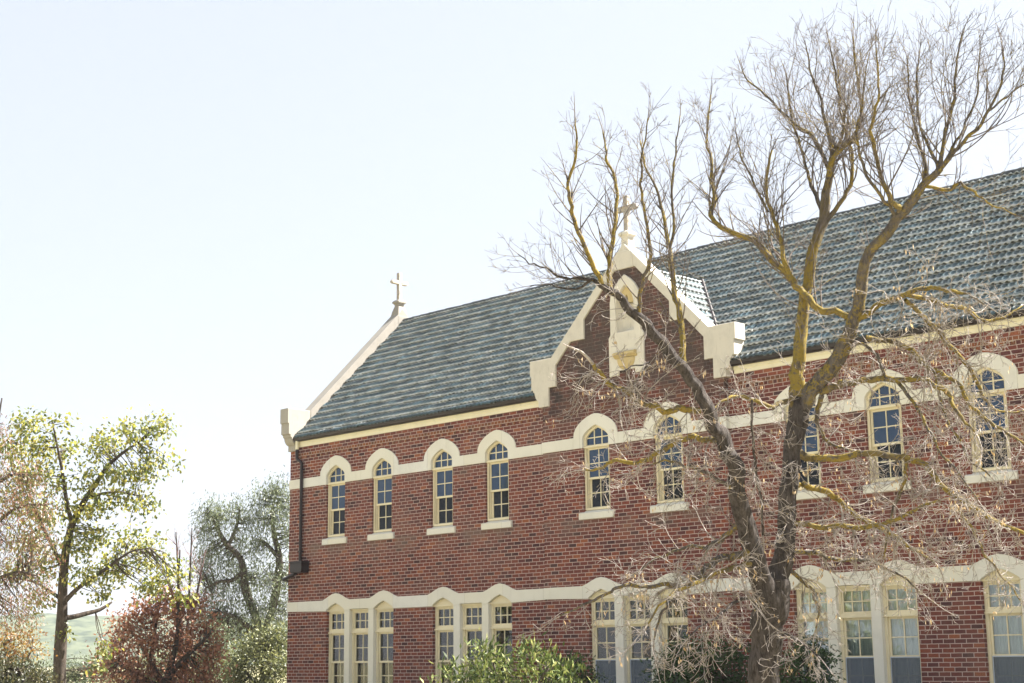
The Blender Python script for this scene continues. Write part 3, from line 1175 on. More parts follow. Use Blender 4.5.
M['bark'] = bark_material('grey_bark', (0.108, 0.092, 0.083), (0.016, 0.013, 0.012))
M['limb_bark'] = bark_material('lichened_bark', (0.16, 0.14, 0.125), (0.045, 0.038, 0.034), lichen=0.5)
M['limb_lichen'] = bark_material('yellow_lichened_bark', (0.17, 0.145, 0.12), (0.05, 0.042, 0.034), lichen=0.95)
M['twig'] = bark_material('pale_twig', (0.50, 0.45, 0.41), (0.25, 0.22, 0.20), lichen=0.1)
M['dry_leaf'] = leaf_material('dry_leaf', [(0.0, (0.40, 0.26, 0.11)), (0.5, (0.52, 0.38, 0.20)), (1.0, (0.58, 0.46, 0.30))], 0.3)

# ---------------------------------------------------------- the bare tree
TD = 22.0
TREE = empty('bare_tree', at(766, 771, TD))
TREE.location.z = 0.0
tag(TREE, 'large leafless tree with forked grey trunk and yellow lichened limbs before the brick wall', 'tree')
TS = []                      # placed limb samples: picture x, y, depth


def near(px, py):
    A = np.array(TS)
    i = np.argmin((A[:, 0] - px) ** 2 + (A[:, 1] - py) ** 2)
    return A[i]


def limb_path(pts, slope, root=None):
    """control points (x, y, width in the photograph) -> (world points, radii, samples)"""
    P = spline(pts, 5)
    if root is None:
        d0 = near(*P[0, :2])[2] if TS else TD
    else:
        d0 = root
    step = np.r_[0, np.cumsum(np.hypot(*np.diff(P[:, :2], axis=0).T))]
    if callable(slope):
        dep = d0 + np.array([slope(q) for q in step / max(step[-1], 1)])
    else:
        dep = d0 + slope * step / FPX * TD
    Wp = np.array([at(a, b, c) for a, b, c in zip(P[:, 0], P[:, 1], dep)])
    # kinks and knuckles
    kr = np.random.RandomState(int(P[0, 0] * 7 + P[0, 1]))
    kn = kr.normal(0, 1, (len(Wp), 3))
    kn = (kn + np.roll(kn, 1, 0)) * 0.6
    env = np.minimum(1, np.minimum(np.arange(len(Wp)), np.arange(len(Wp))[::-1]) / 3.0)
    Wp = Wp + kn * np.clip(0.012 + 0.06 * P[:, 2:3] / 2 / FPX * TD, 0, 0.018) * env[:, None]
    R_ = np.maximum(P[:, 2] * (0.78 if P[0, 2] < 16 else 0.74) / 2 / FPX * dep, 0.005)
    TS.extend([(a, b, c) for a, b, c in zip(P[:, 0], P[:, 1], dep)])
    return Wp, R_


def lumpy(mb, Wp, Rr, n, seed, amp=0.12):
    """limb with an uneven, fluted surface"""
    rs = np.random.RandomState(seed)
    if n > 14:
        Wp, Rr = spline(np.c_[Wp, Rr], 3)[:, :3], spline(np.c_[Wp, Rr], 3)[:, 3]
    k = len(Wp)
    T = np.gradient(Wp, axis=0)
    T /= np.linalg.norm(T, axis=1, keepdims=True)
    ref = np.array([0.71, 0.70, 0.05])
    A = np.cross(T, ref)
    A /= np.linalg.norm(A, axis=1, keepdims=True)
    Bn = np.cross(T, A)
    ph = rs.uniform(0, 6.28, 6)
    vs, fs = [], []
    L = np.r_[0, np.cumsum(np.linalg.norm(np.diff(Wp, axis=0), axis=1))]
    for i in range(k):
        for j in range(n):
            a = 2 * math.pi * j / n
            f = 1 + amp * (0.5 * math.sin(3 * a + ph[0] + L[i] * 0.7) + 0.35 * math.sin(5 * a + ph[1] - L[i] * 1.1) + 0.4 * math.sin(L[i] * 4.2 / max(Rr[0] * 6, .3) + ph[2] + math.sin(a + ph[3])))
            if n > 14:
                q = Vector((math.cos(a) * 3.2 + ph[4], math.sin(a) * 3.2 + seed * 3.0, L[i] * 1.7))
                rdg = 1 - abs(mnoise.fractal(q * 1.6, 0.9, 2.1, 4)) * 1.6
                f += 0.075 * rdg - 0.04 + 0.05 * mnoise.noise(q * 0.5)
            p = Wp[i] + (A[i] * math.cos(a) + Bn[i] * math.sin(a)) * Rr[i] * f
            vs.append(tuple(p))
    for i in range(k - 1):
        for j in range(n):
            j2 = (j + 1) % n
            fs.append((i * n + j, i * n + j2, (i + 1) * n + j2, (i + 1) * n + j))
    fs.append(tuple((k - 1) * n + j for j in range(n)))
    mb.add(vs, fs)


tb = MB()
# trunk base, then the two main stems
wp, r = limb_path([(766, 800, 66), (765, 771, 54), (764, 720, 45), (765, 668, 41), (769, 625, 44), (772, 596, 50), (774, 580, 40)], 0.0, TD)
lumpy(tb, wp, r, 64, 1, 0.09)
SA = [(770, 612, 34), (763, 582, 30), (752, 546, 26), (740, 500, 24), (729, 452, 21), (709, 411, 18), (690, 381, 16), (665, 347, 15), (640, 319, 13.5), (619, 298, 11), (600, 285, 8)]
wp, r = limb_path(SA, lambda t: -0.1 - 1.5 * t, TD)
lumpy(tb, wp, r, 40, 2, 0.10)
SB = [(769, 614, 36), (777, 584, 33), (785, 546, 26), (788, 500, 23.5), (793, 450, 24.5), (797, 418, 27), (801, 398, 24)]
wp, r = limb_path(SB, lambda t: 0.15 + 0.3 * t, TD)
lumpy(tb, wp, r, 40, 3, 0.09)
trk = tb.build('trunk', M['bark'], None, True)
adopt(trk, TREE)

# limbs: (style, slope in depth, lichen, control points)
LIMBS = [
    ('up', 0.15, 2, [(799, 404, 21), (797, 380, 20), (800, 350, 17.5), (805, 300, 15.5), (812, 258, 14.5), (823, 216, 14), (827, 186, 11), (832, 158, 9)]),
    ('up', -0.25, 1, [(801, 408, 23), (818, 384, 23), (836, 363, 21), (851, 330, 19), (861, 301, 16.5), (864, 262, 14.5), (884, 236, 14), (905, 211, 13), (920, 190, 11.5), (941, 168, 9)]),
    ('up', 0.5, 2, [(858, 318, 9), (829, 311, 9), (807, 297, 9.5), (791, 279, 9), (775, 262, 8.5), (755, 242, 7.5), (722, 227, 6.5), (711, 215, 6), (714, 198, 5.5), (711, 161, 4), (707, 140, 3), (711, 95, 1.6)]),
    ('up', 0.1, 2, [(791, 281, 7), (783, 252, 5.5), (777, 227, 5), (768, 205, 4.5), (767, 176, 3.5), (772, 150, 2.4)]),
    ('up', 0.6, 1, [(768, 212, 3.6), (756, 186, 3), (742, 160, 2.4), (736, 132, 1.6)]),
    # crown, left stem
    ('up', -0.2, 2, [(826, 190, 7), (834, 156, 7), (854, 136, 5), (861, 106, 4), (856, 73, 3), (853, 36, 1.8)]),
    ('up', 0.5, 1, [(829, 170, 6), (815, 139, 5), (791, 121, 4), (769, 99, 3), (747, 80, 2), (741, 66, 1.4)]),
    ('up', -0.3, 1, [(832, 148, 5), (821, 103, 3.6), (810, 73, 2.6), (806, 46, 1.6)]),
    ('up', 0.4, 1, [(823, 214, 6), (812, 186, 5), (808, 172, 4), (801, 145, 3.4), (790, 108, 2.4), (786, 74, 1.5)]),
    ('up', -0.5, 1, [(834, 160, 5), (845, 122, 3.6), (838, 86, 2.8), (830, 46, 1.8)]),
    ('up', 0.2, 2, [(826, 222, 7), (840, 202, 5.5), (852, 178, 5), (850, 150, 3.6), (842, 118, 2.6), (838, 70, 1.6)]),
    # crown, right stem
    ('up', -0.5, 2, [(902, 214, 8), (896, 205, 7.5), (884, 186, 6), (876, 160, 5), (872, 132, 4.4), (879, 92, 3), (876, 48, 1.8)]),
    ('up', 0.3, 1, [(918, 196, 6), (926, 172, 5), (918, 140, 3.6), (910, 100, 2.8), (907, 58, 1.7)]),
    ('up', 0.2, 1, [(940, 169, 7), (942, 146, 5), (952, 108, 4), (956, 66, 2.8), (964, 29, 1.7)]),
    ('up', -0.3, 1, [(941, 168, 7), (955, 152, 5.5), (971, 135, 5), (986, 113, 4), (1003, 81, 3), (1002, 47, 1.8)]),
    ('up', 0.4, 1, [(939, 166, 5), (923, 135, 3.6), (916, 92, 2.6), (920, 50, 1.6)]),
    ('up', -0.6, 1, [(895, 216, 5), (884, 200, 4.4), (866, 170, 4), (858, 140, 3), (862, 100, 2), (868, 60, 1.4)]),
    ('up', 0.3, 1, [(948, 160, 4), (962, 128, 3.2), (976, 92, 2.6), (980, 50, 1.6)]),
    ('up', 0.1, 1, [(986, 113, 3), (1006, 98, 2.4), (1024, 84, 1.8), (1046, 76, 1.2)]),
    ('up', -0.2, 2, [(924, 186, 5), (945, 190, 4.5), (958, 184, 4), (974, 192, 3.2), (992, 204, 2.2), (1016, 215, 1.5)]),
    # uprights of the left stem
    ('up', -0.3, 2, [(603, 287, 7), (592, 264, 6), (579, 232, 5.4), (571, 206, 5), (569, 182, 4), (576, 151, 3), (575, 119, 1.8)]),
    ('up', 0.3, 2, [(610, 291, 7), (609, 268, 7), (612, 246, 6), (616, 217, 5), (616, 184, 4), (607, 158, 3), (603, 132, 1.8)]),
    ('up', -0.5, 1, [(638, 317, 6), (640, 296, 5.5), (644, 277, 5), (651, 250, 4.4), (644, 212, 3.8), (640, 184, 3.2), (644, 147, 2.2), (648, 118, 1.5)]),
    ('up', 0.4, 2, [(684, 372, 8), (682, 345, 8), (678, 310, 7.5), (673, 285, 6.5), (668, 250, 5.6), (661, 203, 4), (648, 172, 2.8), (640, 140, 1.6)]),
    ('up', 0.1, 1, [(669, 252, 4.4), (674, 225, 3.6), (672, 184, 3), (676, 147, 2.2), (680, 116, 1.4)]),
    ('up', -0.2, 0, [(603, 286, 6), (584, 279, 4.5), (565, 278, 3.4), (546, 268, 2.6), (532, 264, 1.8), (518, 254, 1.2)]),
    ('up', 0.2, 0, [(590, 281, 4), (572, 290, 2.6), (552, 284, 2), (530, 286, 1.3)]),
    # broken stubs on the left stem
    ('droop', -0.4, 2, [(700, 411, 9), (680, 409, 8.5), (664, 411, 8), (640, 402, 6.5), (626, 391, 6), (612, 386, 6), (600, 373, 5.5), (593, 364, 5)]),
    ('droop', -0.3, 0, [(641, 402, 3.4), (636, 381, 3), (650, 363, 2.4), (640, 366, 2), (620, 372, 1.4)]),
    ('droop', 0.5, 2, [(724, 440, 9), (708, 440, 8), (690, 437, 7.5), (672, 444, 7), (657, 453, 6.5), (636, 463, 6), (615, 461, 5), (598, 469, 3.5), (585, 470, 2)]),
    ('droop', -0.6, 1, [(735, 490, 6), (718, 480, 5), (700, 470, 4.5), (683, 465, 3.6), (664, 461, 2.6), (648, 466, 1.6)]),
    ('droop', 0.4, 0, [(752, 400, 3), (753, 430, 3.4), (756, 468, 3.6), (762, 500, 3.4), (763, 535, 3)]),
    # right-hand limbs over the roof and wall
    ('droop', -0.5, 2, [(856, 320, 9), (868, 314, 8.5), (881, 304, 8), (906, 293, 7), (932, 287, 5.5), (950, 292, 4.5), (968, 294, 3), (984, 304, 2)]),
    ('droop', 0.3, 2, [(906, 294, 6), (936, 302, 6), (965, 309, 6), (980, 320, 5), (1000, 318, 3.5), (1022, 306, 2)]),
    ('droop', -0.6, 2, [(820, 392, 10), (836, 386, 9), (854, 380, 8), (886, 378, 7.5), (928, 382, 7), (947, 392, 6), (953, 404, 5), (962, 418, 4), (975, 432, 2.5)]),
    ('droop', -0.1, 2, [(866, 338, 8), (886, 341, 7.5), (906, 345, 7), (918, 359, 6.5), (935, 371, 6), (957, 382, 5.5), (965, 398, 5), (986, 420, 4.5), (1005, 433, 4), (1030, 446, 3)]),
    ('droop', 0.5, 2, [(905, 300, 6), (925, 318, 6), (944, 340, 6), (964, 360, 5.5), (975, 378, 5), (986, 402, 4), (1004, 411, 3), (1026, 410, 2)]),
    ('droop', -0.4, 2, [(798, 452, 11), (808, 458, 10), (822, 459, 9.5), (857, 455, 8.5), (890, 456, 8), (906, 458, 8), (925, 466, 7), (944, 488, 6.5), (970, 506, 6), (1002, 523, 5), (1034, 538, 4)]),
    ('droop', 0.3, 2, [(795, 484, 9), (806, 486, 8.5), (826, 492, 8), (842, 503, 7), (856, 516, 6.5), (886, 531, 5.5), (912, 548, 4), (934, 562, 2.5)]),
    ('droop', -0.6, 2, [(793, 523, 8), (820, 527, 7), (858, 527, 6.5), (889, 523, 5.5), (918, 508, 4), (940, 500, 2.5)]),
    ('droop', 0.5, 1, [(788, 552, 7), (812, 552, 6), (838, 560, 5.5), (866, 560, 4.5), (894, 572, 3.5), (918, 590, 2.2)]),
    ('droop', 0.1, 2, [(906, 460, 5), (905, 482, 4.5), (894, 505, 4), (888, 534, 3), (884, 560, 2)]),
    ('droop', 0.6, 1, [(886, 378, 5), (876, 356, 4.5), (862, 344, 4), (850, 350, 3), (838, 372, 2.2)]),
    ('droop', 0.2, 1, [(822, 395, 7), (818, 412, 6), (822, 434, 5), (838, 446, 4), (852, 450, 3)]),
    ('droop', -0.8, 2, [(797, 408, 8), (786, 402, 7), (770, 406, 6), (752, 400, 5), (736, 396, 4), (720, 402, 3), (706, 420, 1.8)]),
    ('droop', -0.7, 1, [(896, 380, 5), (914, 402, 4.6), (930, 430, 4), (944, 458, 3.4), (962, 478, 2.6), (978, 500, 1.8)]),
    ('droop', -0.2, 1, [(935, 371, 4.5), (940, 396, 4), (950, 424, 3.5), (968, 456, 3), (990, 476, 2)]),
    ('droop', 0.2, 2, [(958, 508, 4), (972, 532, 3.5), (986, 556, 3), (1006, 580, 2.4), (1020, 600, 1.6)]),
    # low limbs on the left
    ('droop', -0.5, 1, [(752, 550, 12), (738, 556, 10), (720, 560, 8.5), (704, 571, 7.5), (686, 586, 7), (666, 585, 5.5), (645, 586, 5), (623, 586, 4.5), (607, 593, 4), (584, 605, 3), (560, 616, 2)]),
    ('droop', -0.9, 2, [(756, 562, 9), (738, 566, 7), (716, 573, 6), (696, 584, 5), (676, 592, 4), (660, 606, 3), (648, 624, 2)]),
    ('droop', 0.5, 1, [(744, 520, 8), (726, 536, 6.5), (706, 546, 5), (684, 548, 4), (660, 556, 3), (640, 570, 2)]),
    ('droop', -0.3, 1, [(686, 586, 5), (672, 600, 4), (660, 618, 3), (654, 640, 2)]),
    ('droop', -1.2, 0, [(762, 606, 6), (748, 600, 5), (732, 604, 4), (716, 618, 3), (700, 626, 2.2), (690, 636, 1.6)]),
    ('droop', -1.4, 0, [(781, 632, 5), (796, 640, 4), (806, 646, 3), (818, 656, 2)]),
    ('droop', 0.3, 1, [(790, 570, 6), (802, 580, 5), (812, 592, 4), (818, 612, 3), (816, 628, 2)]),
]
M['twig_up'] = bark_material('backlit_twig', (0.20, 0.17, 0.16), (0.11, 0.092, 0.088), lichen=0.3)  # darker copy of the twig bark, as twigs look against bright sky
crown = crown_low = Tubes()
crown_up = Tubes()
seeds = []
rs = np.random.RandomState(11)
CAMV = np.array(CAM_F)


def grow(p, d, L, r, level, up, curl, size=1.0):
    """one twig and its side twigs; up bends it skyward (negative droops it)"""
    n = max(4, int(L / 0.085))
    pts = [p]
    step = L / n
    dd = d.copy()
    w = rs.normal(0, 1, 3) * curl
    for i in range(n):
        w = w * 0.82 + rs.normal(0, 1, 3) * curl * 0.5
        f = i / n
        dd = unit(dd + w * step * 2.2 + np.array([0, 0, up * step * (1.0 if up > 0 else (1.0 if f < 0.6 else -1.3))]))
        pts.append(pts[-1] + dd * step)
    pts = np.array(pts)
    rad = r * (1 - 0.72 * np.linspace(0, 1, n + 1))
    crown.add(pts, np.maximum(rad, 0.0026 if up > 0 else 0.0034), 4 if r > 0.011 else 3)
    if level <= 0:
        if up < 0 and rs.rand() < 0.05:
            seeds.append(pts[-1])
        return
    if level == 1:
        size = size * (0.85 if up > 0 else 0.62)
    m = max(2, int(L / (0.125 if up > 0 else 0.115) * size * rs.uniform(0.7, 1.2)))
    for i in range(m):
        f = rs.uniform(0.15, 1.0)
        k = min(n - 1, int(f * n))
        t = unit(pts[k + 1] - pts[k])
        side = unit(np.cross(t, rs.normal(0, 1, 3)))
        a = rs.uniform(0.45, 0.95)
        nd = unit(t * math.cos(a) + side * math.sin(a))
        grow(pts[k], nd, L * rs.uniform(0.25, 0.6) * (1.1 - 0.4 * f), max(rad[k] * 0.6, 0.0032), level - 1, up, curl * (1.15 if up > 0 else 1.35), size)


for li, (style, slope, lich, pts) in enumerate(LIMBS):
    wp, r = limb_path(pts, slope)
    mb = MB()
    lumpy(mb, wp, r, 12 if r[0] > 0.05 else 8, 50 + li, 0.11 if r[0] > 0.04 else 0.07)
    lo = mb.build('limb', M['bark'] if lich == 0 else (M['limb_bark'] if lich == 1 else M['limb_lichen']), None, True)
    adopt(lo, TREE)
    seg = np.linalg.norm(np.diff(wp, axis=0), axis=1)
    tot = seg.sum()
    up = style == 'up'
    q = 0.22 * tot if r[0] > 0.09 else 0.10 * tot
    cum = np.r_[0, np.cumsum(seg)]
    while q < tot:
        k = int(np.searchsorted(cum, q)) - 1
        k = max(0, min(k, len(wp) - 2))
        t = unit(wp[k + 1] - wp[k])
        side = unit(np.cross(t, rs.normal(0, 1, 3)))
        a = rs.uniform(0.5, 1.1)
        d = unit(t * math.cos(a) + side * math.sin(a) + np.array([0, 0, 0.25 if up else -0.05]))
        fr = q / tot
        if up:
            thin = r[k] > 0.07
            crown = crown_up
            if thin:
                if rs.rand() < 0.5:
                    grow(wp[k], d, rs.uniform(0.3, 0.8), 0.007, 2, 0.9, 0.55, 0.8)
            else:
                a = rs.uniform(0.45, 0.95)
                d = unit(t * math.cos(a) + side * math.sin(a) + np.array([0, 0, 0.15]))
                L = rs.uniform(0.6, 1.75) * (1.08 - 0.6 * fr) * (0.68 if pts[0][0] < 690 else 1.0)
                grow(wp[k], d, L, min(0.013, max(0.005, r[k] * 0.4)), 2, 1.0, 0.5, 0.6)
            q += rs.uniform(0.055, 0.13)
        else:
            crown = crown_low
            L = rs.uniform(0.35, 1.05)
            grow(wp[k], d, L, min(0.011, max(0.0056, r[k] * 0.36)), 2, -1.7, 1.5, 0.95)
            q += rs.uniform(0.11, 0.24) if wp[k][0] < 22.3 else rs.uniform(0.055, 0.12)
    # the limb's own tip carries on as a twig
    t = unit(wp[-1] - wp[-2])
    crown = crown_up if up else crown_low
    grow(wp[-1], t, 0.35 if up else 0.7, r[-1], 2, 0.8 if up else -0.6, 0.5, 0.9)
crown = crown_low
# short twigs straight from the stems
for (pts, cnt) in ((SA, 26), (SB, 40)):
    P = spline(pts, 6)
    for i in range(cnt):
        k = rs.randint(2, len(P) - 1)
        x, y, w_ = P[k]
        dep = near(x, y)[2]
        p = np.array(at(x + rs.uniform(-.45, .45) * w_, y, dep - 0.3 * w_ / FPX * TD * rs.rand()))
        d = unit(rs.normal(0, 1, 3) - CAMV * 0.6)
        grow(p, d, rs.uniform(0.3, 0.75), 0.006, 2, -0.7, 1.2, 0.7)
cr = crown_up.build('crown', M['twig_up'])
adopt(cr, TREE)
cr = crown_low.build('hanging_twigs', M['twig'])
cr['label'] = 'pale curling twigs hanging from the lower limbs'
adopt(cr, TREE)
print('twig quads', sum(len(q) for q in crown.Q), 'seeds', len(seeds))
sp = np.array(seeds)
C = np.repeat(sp, 3, 0) + rs.normal(0, 0.035, (len(sp) * 3, 3))
dl = leaf_mesh('dry_leaves', M['dry_leaf'], None, C, np.tile([0, 0, -1.0], (len(C), 1)), 0.075, 0.026, rs, 0.4)
dl['kind'] = 'stuff'
adopt(dl, TREE)


# ---------------------------------------------------------- leafy trees and shrubs
def clump_points(rs, c, rx, ry, rz, n, shell=0.5):
    d = rs.normal(0, 1, (n, 3))
    d /= np.linalg.norm(d, axis=1, keepdims=True)
    u = rs.uniform(0, 1, n)
    rad = (shell + (1 - shell) * u) ** 0.8 * rs.uniform(0.75, 1.12, n)
    return np.asarray(c) + d * rad[:, None] * np.array([rx, ry, rz]), d


def px_clump(x, y, rxp, ryp, dep, dd=0.0):
    s = dep / FPX
    return np.array(at(x, y, dep + dd)), rxp * s, ryp * s


DENS = 1.9


def leafy(name, label, base, limbs, clumps, dep, mat_leaf, mat_bark, L, Wd, dens, seed, droop=0.3, cat='tree', zscale=1.0, twig=0.010, trunk_name='trunk', group=None, depth_fac=1.0):
    """limbs: lists of (x, y, width) in the picture at depth dep (+offset); clumps: (x, y, rx, ry, offset)"""
    rs = np.random.RandomState(seed)
    T = empty(name, base)
    tag(T, label, cat, group)
    mb = MB()
    tips = []
    for off, pts in limbs:
        P = spline(pts, 4)
        wp = np.array([at(a, b, dep + off * i / (len(P) - 1)) for i, (a, b, c) in enumerate(P)])
        if wp[0][2] < 0.6 and off == 0:
            wp[0][2] = -0.05
        r = np.maximum(P[:, 2] / 2 / FPX * dep, 0.008)
        lumpy(mb, wp, r, 9, seed + len(tips), 0.08)
        tips += [(w, q) for w, q in zip(wp, r)]
    TW = np.array([w for w, q in tips])
    tubes = Tubes()
    Cs, Ds = [], []
    for (x, y, rx, ry, off) in clumps:
        c, a, b = px_clump(x, y, rx, ry, dep, off)
        n = max(8, int(dens * DENS * a * b * 4))
        # sub-clumps make an uneven outline with gaps
        sub = max(3, int(n / 26))
        sc, sdir = clump_points(rs, c, a * 1.0, min(a, b) * 1.1 * depth_fac, b * 1.0, sub, 0.2)
        j = np.argmin(((TW - c) ** 2).sum(1))
        for s_, d_ in zip(sc, sdir):
            j = np.argmin(((TW - s_) ** 2).sum(1))
            st = TW[j]
            mid = (st + s_) / 2 + rs.normal(0, 0.12, 3) * np.linalg.norm(s_ - st) * 0.5
            tubes.add(spline([st, mid, s_], 4), np.linspace(max(twig * 1.3, 0.006), twig * 0.35, 9), 4)
            m = int(rs.uniform(0.5, 1.5) * n / sub)
            sr = 0.62 * min(a, b) + 0.6 * L
            pp = s_ + rs.normal(0, 1, (m, 3)) * sr * np.array([0.75, 0.75, 0.55 * zscale])
            Cs.append(pp)
            Ds.append(unit(d_) * 0.6 + rs.normal(0, 0.5, (m, 3)))
    t = mb.build(trunk_name, mat_bark, None, True)
    adopt(t, T)
    tw = tubes.build('twigs', mat_bark)
    adopt(tw, T)
    cr = leaf_mesh('crown', mat_leaf, None, np.concatenate(Cs), np.concatenate(Ds), L, Wd, rs, droop)
    adopt(cr, T)
    print(name, 'leaves', sum(len(c) for c in Cs))
    return T


def ground_at(px, dep):
    p = at(px, 700, dep)
    return (p.x, p.y, 0.0)


M['leaf_yg'] = leaf_material('yellow_green_leaf', [(0.0, (0.06, 0.09, 0.016)), (0.35, (0.15, 0.18, 0.028)), (0.7, (0.34, 0.33, 0.05)), (1.0, (0.50, 0.43, 0.09))], 0.5)
M['leaf_pink'] = leaf_material('pinkish_leaf', [(0.0, (0.07, 0.085, 0.02)), (0.25, (0.13, 0.14, 0.03)), (0.42, (0.20, 0.085, 0.06)), (0.75, (0.27, 0.115, 0.085)), (0.9, (0.17, 0.16, 0.035)), (1.0, (0.32, 0.17, 0.12))], 0.4)
M['leaf_orange'] = leaf_material('orange_leaf', [(0.0, (0.15, 0.10, 0.015)), (0.5, (0.30, 0.12, 0.015)), (1.0, (0.24, 0.21, 0.025))], 0.45)
M['leaf_red'] = leaf_material('red_brown_leaf', [(0.0, (0.10, 0.045, 0.03)), (0.35, (0.30, 0.11, 0.055)), (0.8, (0.38, 0.17, 0.09)), (1.0, (0.42, 0.25, 0.12))], 0.35)
M['leaf_pepper'] = leaf_material('grey_green_leaf', [(0.0, (0.055, 0.075, 0.032)), (0.5, (0.10, 0.13, 0.055)), (1.0, (0.19, 0.21, 0.10))], 0.35)
M['leaf_olive'] = leaf_material('olive_leaf', [(0.0, (0.045, 0.06, 0.018)), (0.5, (0.11, 0.125, 0.04)), (1.0, (0.30, 0.30, 0.11))], 0.35)
M['leaf_dark'] = leaf_material('dark_glossy_leaf', [(0.0, (0.018, 0.04, 0.012)), (0.6, (0.035, 0.075, 0.02)), (1.0, (0.06, 0.115, 0.032))], 0.2, 0.5, 0.03)
M['leaf_oleander'] = leaf_material('bright_shrub_leaf', [(0.0, (0.035, 0.06, 0.014)), (0.5, (0.09, 0.125, 0.028)), (0.85, (0.20, 0.23, 0.055)), (1.0, (0.38, 0.38, 0.14))], 0.3, 0.6, 0.03)
M['leaf_conifer'] = leaf_material('conifer_leaf', [(0.0, (0.022, 0.03, 0.009)), (0.6, (0.05, 0.055, 0.016)), (1.0, (0.11, 0.09, 0.025))], 0.3)
M['bark_dark'] = bark_material('dark_bark', (0.10, 0.08, 0.065), (0.035, 0.028, 0.024))
M['bark_mid'] = bark_material('brown_bark', (0.15, 0.125, 0.10), (0.06, 0.05, 0.042))

# yellow-green tree
D1 = 38.0
leafy('broadleaf_tree', 'slender tree with sparse yellow-green leaves at far left against the sky', ground_at(59, D1),
      [(0, [(59, 722, 17), (59, 690, 14), (60, 650, 12.5), (62, 610, 11), (63, 580, 9.5), (66, 550, 8), (72, 525, 7), (82, 505, 6), (93, 488, 5), (108, 466, 4), (124, 452, 3), (138, 443, 2)]),
       (0.8, [(62, 618, 6), (72, 617, 5.5), (84, 614, 5), (99, 610, 4), (112, 602, 2)]),
       (-0.8, [(63, 604, 5), (76, 590, 4.5), (92, 578, 4), (110, 566, 3), (130, 552, 2), (150, 548, 1.2)]),
       (0.7, [(64, 570, 5), (52, 545, 4), (40, 520, 3.4), (28, 490, 2.6), (22, 460, 1.6), (20, 430, 1)]),
       (-0.5, [(72, 525, 4.6), (66, 498, 4), (62, 470, 3), (56, 440, 2), (52, 420, 1.2)]),
       (0.5, [(86, 498, 4), (100, 494, 3), (118, 492, 2.4), (140, 496, 1.6)]),
       (0.3, [(62, 600, 4), (48, 590, 3.4), (34, 582, 2.6), (16, 578, 1.6)])],
      [(150, 428, 20, 13, 0.2), (128, 432, 16, 12, -.4), (108, 440, 15, 12, .5), (160, 455, 13, 14, 0), (140, 470, 20, 14, .3), (112, 468, 16, 13, -.5), (95, 452, 12, 12, .2),
       (88, 478, 14, 12, -.3), (118, 498, 22, 12, .4), (145, 500, 14, 9, -.2), (92, 508, 16, 12, .2), (30, 425, 18, 12, 0.3), (54, 422, 14, 9, -.4), (12, 445, 16, 14, .3), (42, 448, 18, 13, -.2),
       (66, 450, 12, 13, .4), (25, 475, 22, 14, .3), (56, 480, 18, 14, -.2), (15, 505, 20, 14, 0), (44, 512, 20, 14, .4), (74, 516, 16, 12, -.3), (30, 540, 22, 14, .1),
       (100, 535, 20, 13, .3), (72, 545, 18, 12, -.3), (128, 540, 20, 14, .2), (150, 556, 20, 15, -.2), (172, 574, 15, 16, .2), (118, 566, 24, 13, .3), (88, 572, 20, 12, -.4),
       (44, 570, 20, 12, 0), (20, 570, 18, 12, .3), (148, 585, 18, 11, .1), (182, 596, 10, 10, 0), (100, 592, 16, 8, .2), (34, 600, 16, 9, -.2), (62, 632, 5, 8, 0), (104, 648, 9, 7, .3), (96, 666, 7, 7, .3)],
      D1, M['leaf_yg'], M['bark_dark'], 0.125, 0.07, 250, 101, 0.6)

# pinkish weeping tree beyond the left edge
D2 = 31.0
leafy('weeping_tree', 'pinkish brown weeping foliage cut by the left edge, in front of the yellow-green tree', ground_at(-45, D2),
      [(0, [(-45, 740, 18), (-44, 690, 15), (-40, 620, 12), (-34, 560, 10), (-26, 510, 8), (-14, 470, 5), (-4, 430, 3), (2, 398, 1.4)]),
       (0.6, [(-36, 580, 7), (-20, 545, 5.5), (0, 520, 4), (22, 506, 2.6), (44, 505, 1.6)]),
       (-0.5, [(-40, 620, 7), (-22, 596, 5), (-4, 580, 4), (18, 572, 2.6), (38, 576, 1.6)]),
       (0.4, [(-26, 510, 5), (-8, 488, 4), (10, 476, 3), (26, 474, 1.6)])],
      [(6, 470, 16, 18, 0), (30, 480, 14, 18, .3), (-8, 500, 18, 24, -.3), (16, 506, 18, 22, .3), (42, 512, 14, 18, -.2), (2, 540, 20, 24, .2), (28, 546, 16, 20, -.3), (50, 545, 10, 18, .2),
       (-4, 580, 18, 24, .2), (18, 588, 18, 22, -.2), (38, 590, 10, 18, .3), (4, 615, 16, 16, 0), (24, 618, 12, 14, .2), (0, 432, 10, 16, .1)],
      D2, M['leaf_pink'], M['bark_dark'], 0.08, 0.022, 560, 102, 1.3, zscale=1.7, twig=0.008)
leafy('autumn_shrub', 'orange and yellow autumn shrub low at the left edge', ground_at(10, 33.0),
      [(0, [(10, 720, 8), (10, 690, 7), (8, 665, 4), (4, 645, 2)]), (0, [(12, 690, 5), (22, 668, 3), (32, 650, 1.5)])],
      [(8, 640, 16, 12, 0), (28, 636, 12, 10, .3), (0, 655, 14, 10, .2), (36, 650, 8, 9, -.2), (16, 654, 14, 9, .2)],
      33.0, M['leaf_orange'], M['bark_dark'], 0.075, 0.035, 560, 103, 0.3, cat='shrub')
leafy('conifer_shrub', 'dark olive conifer bush at the bottom left corner', ground_at(22, 30.0),
      [(0, [(22, 725, 10), (22, 690, 7), (20, 670, 3)])],
      [(6, 672, 16, 14, 0), (26, 674, 16, 12, .3), (40, 682, 12, 10, .1), (16, 690, 22, 12, -.3), (-8, 680, 14, 14, .2)],
      30.0, M['leaf_conifer'], M['bark_dark'], 0.075, 0.035, 1500, 104, -0.4, cat='shrub')

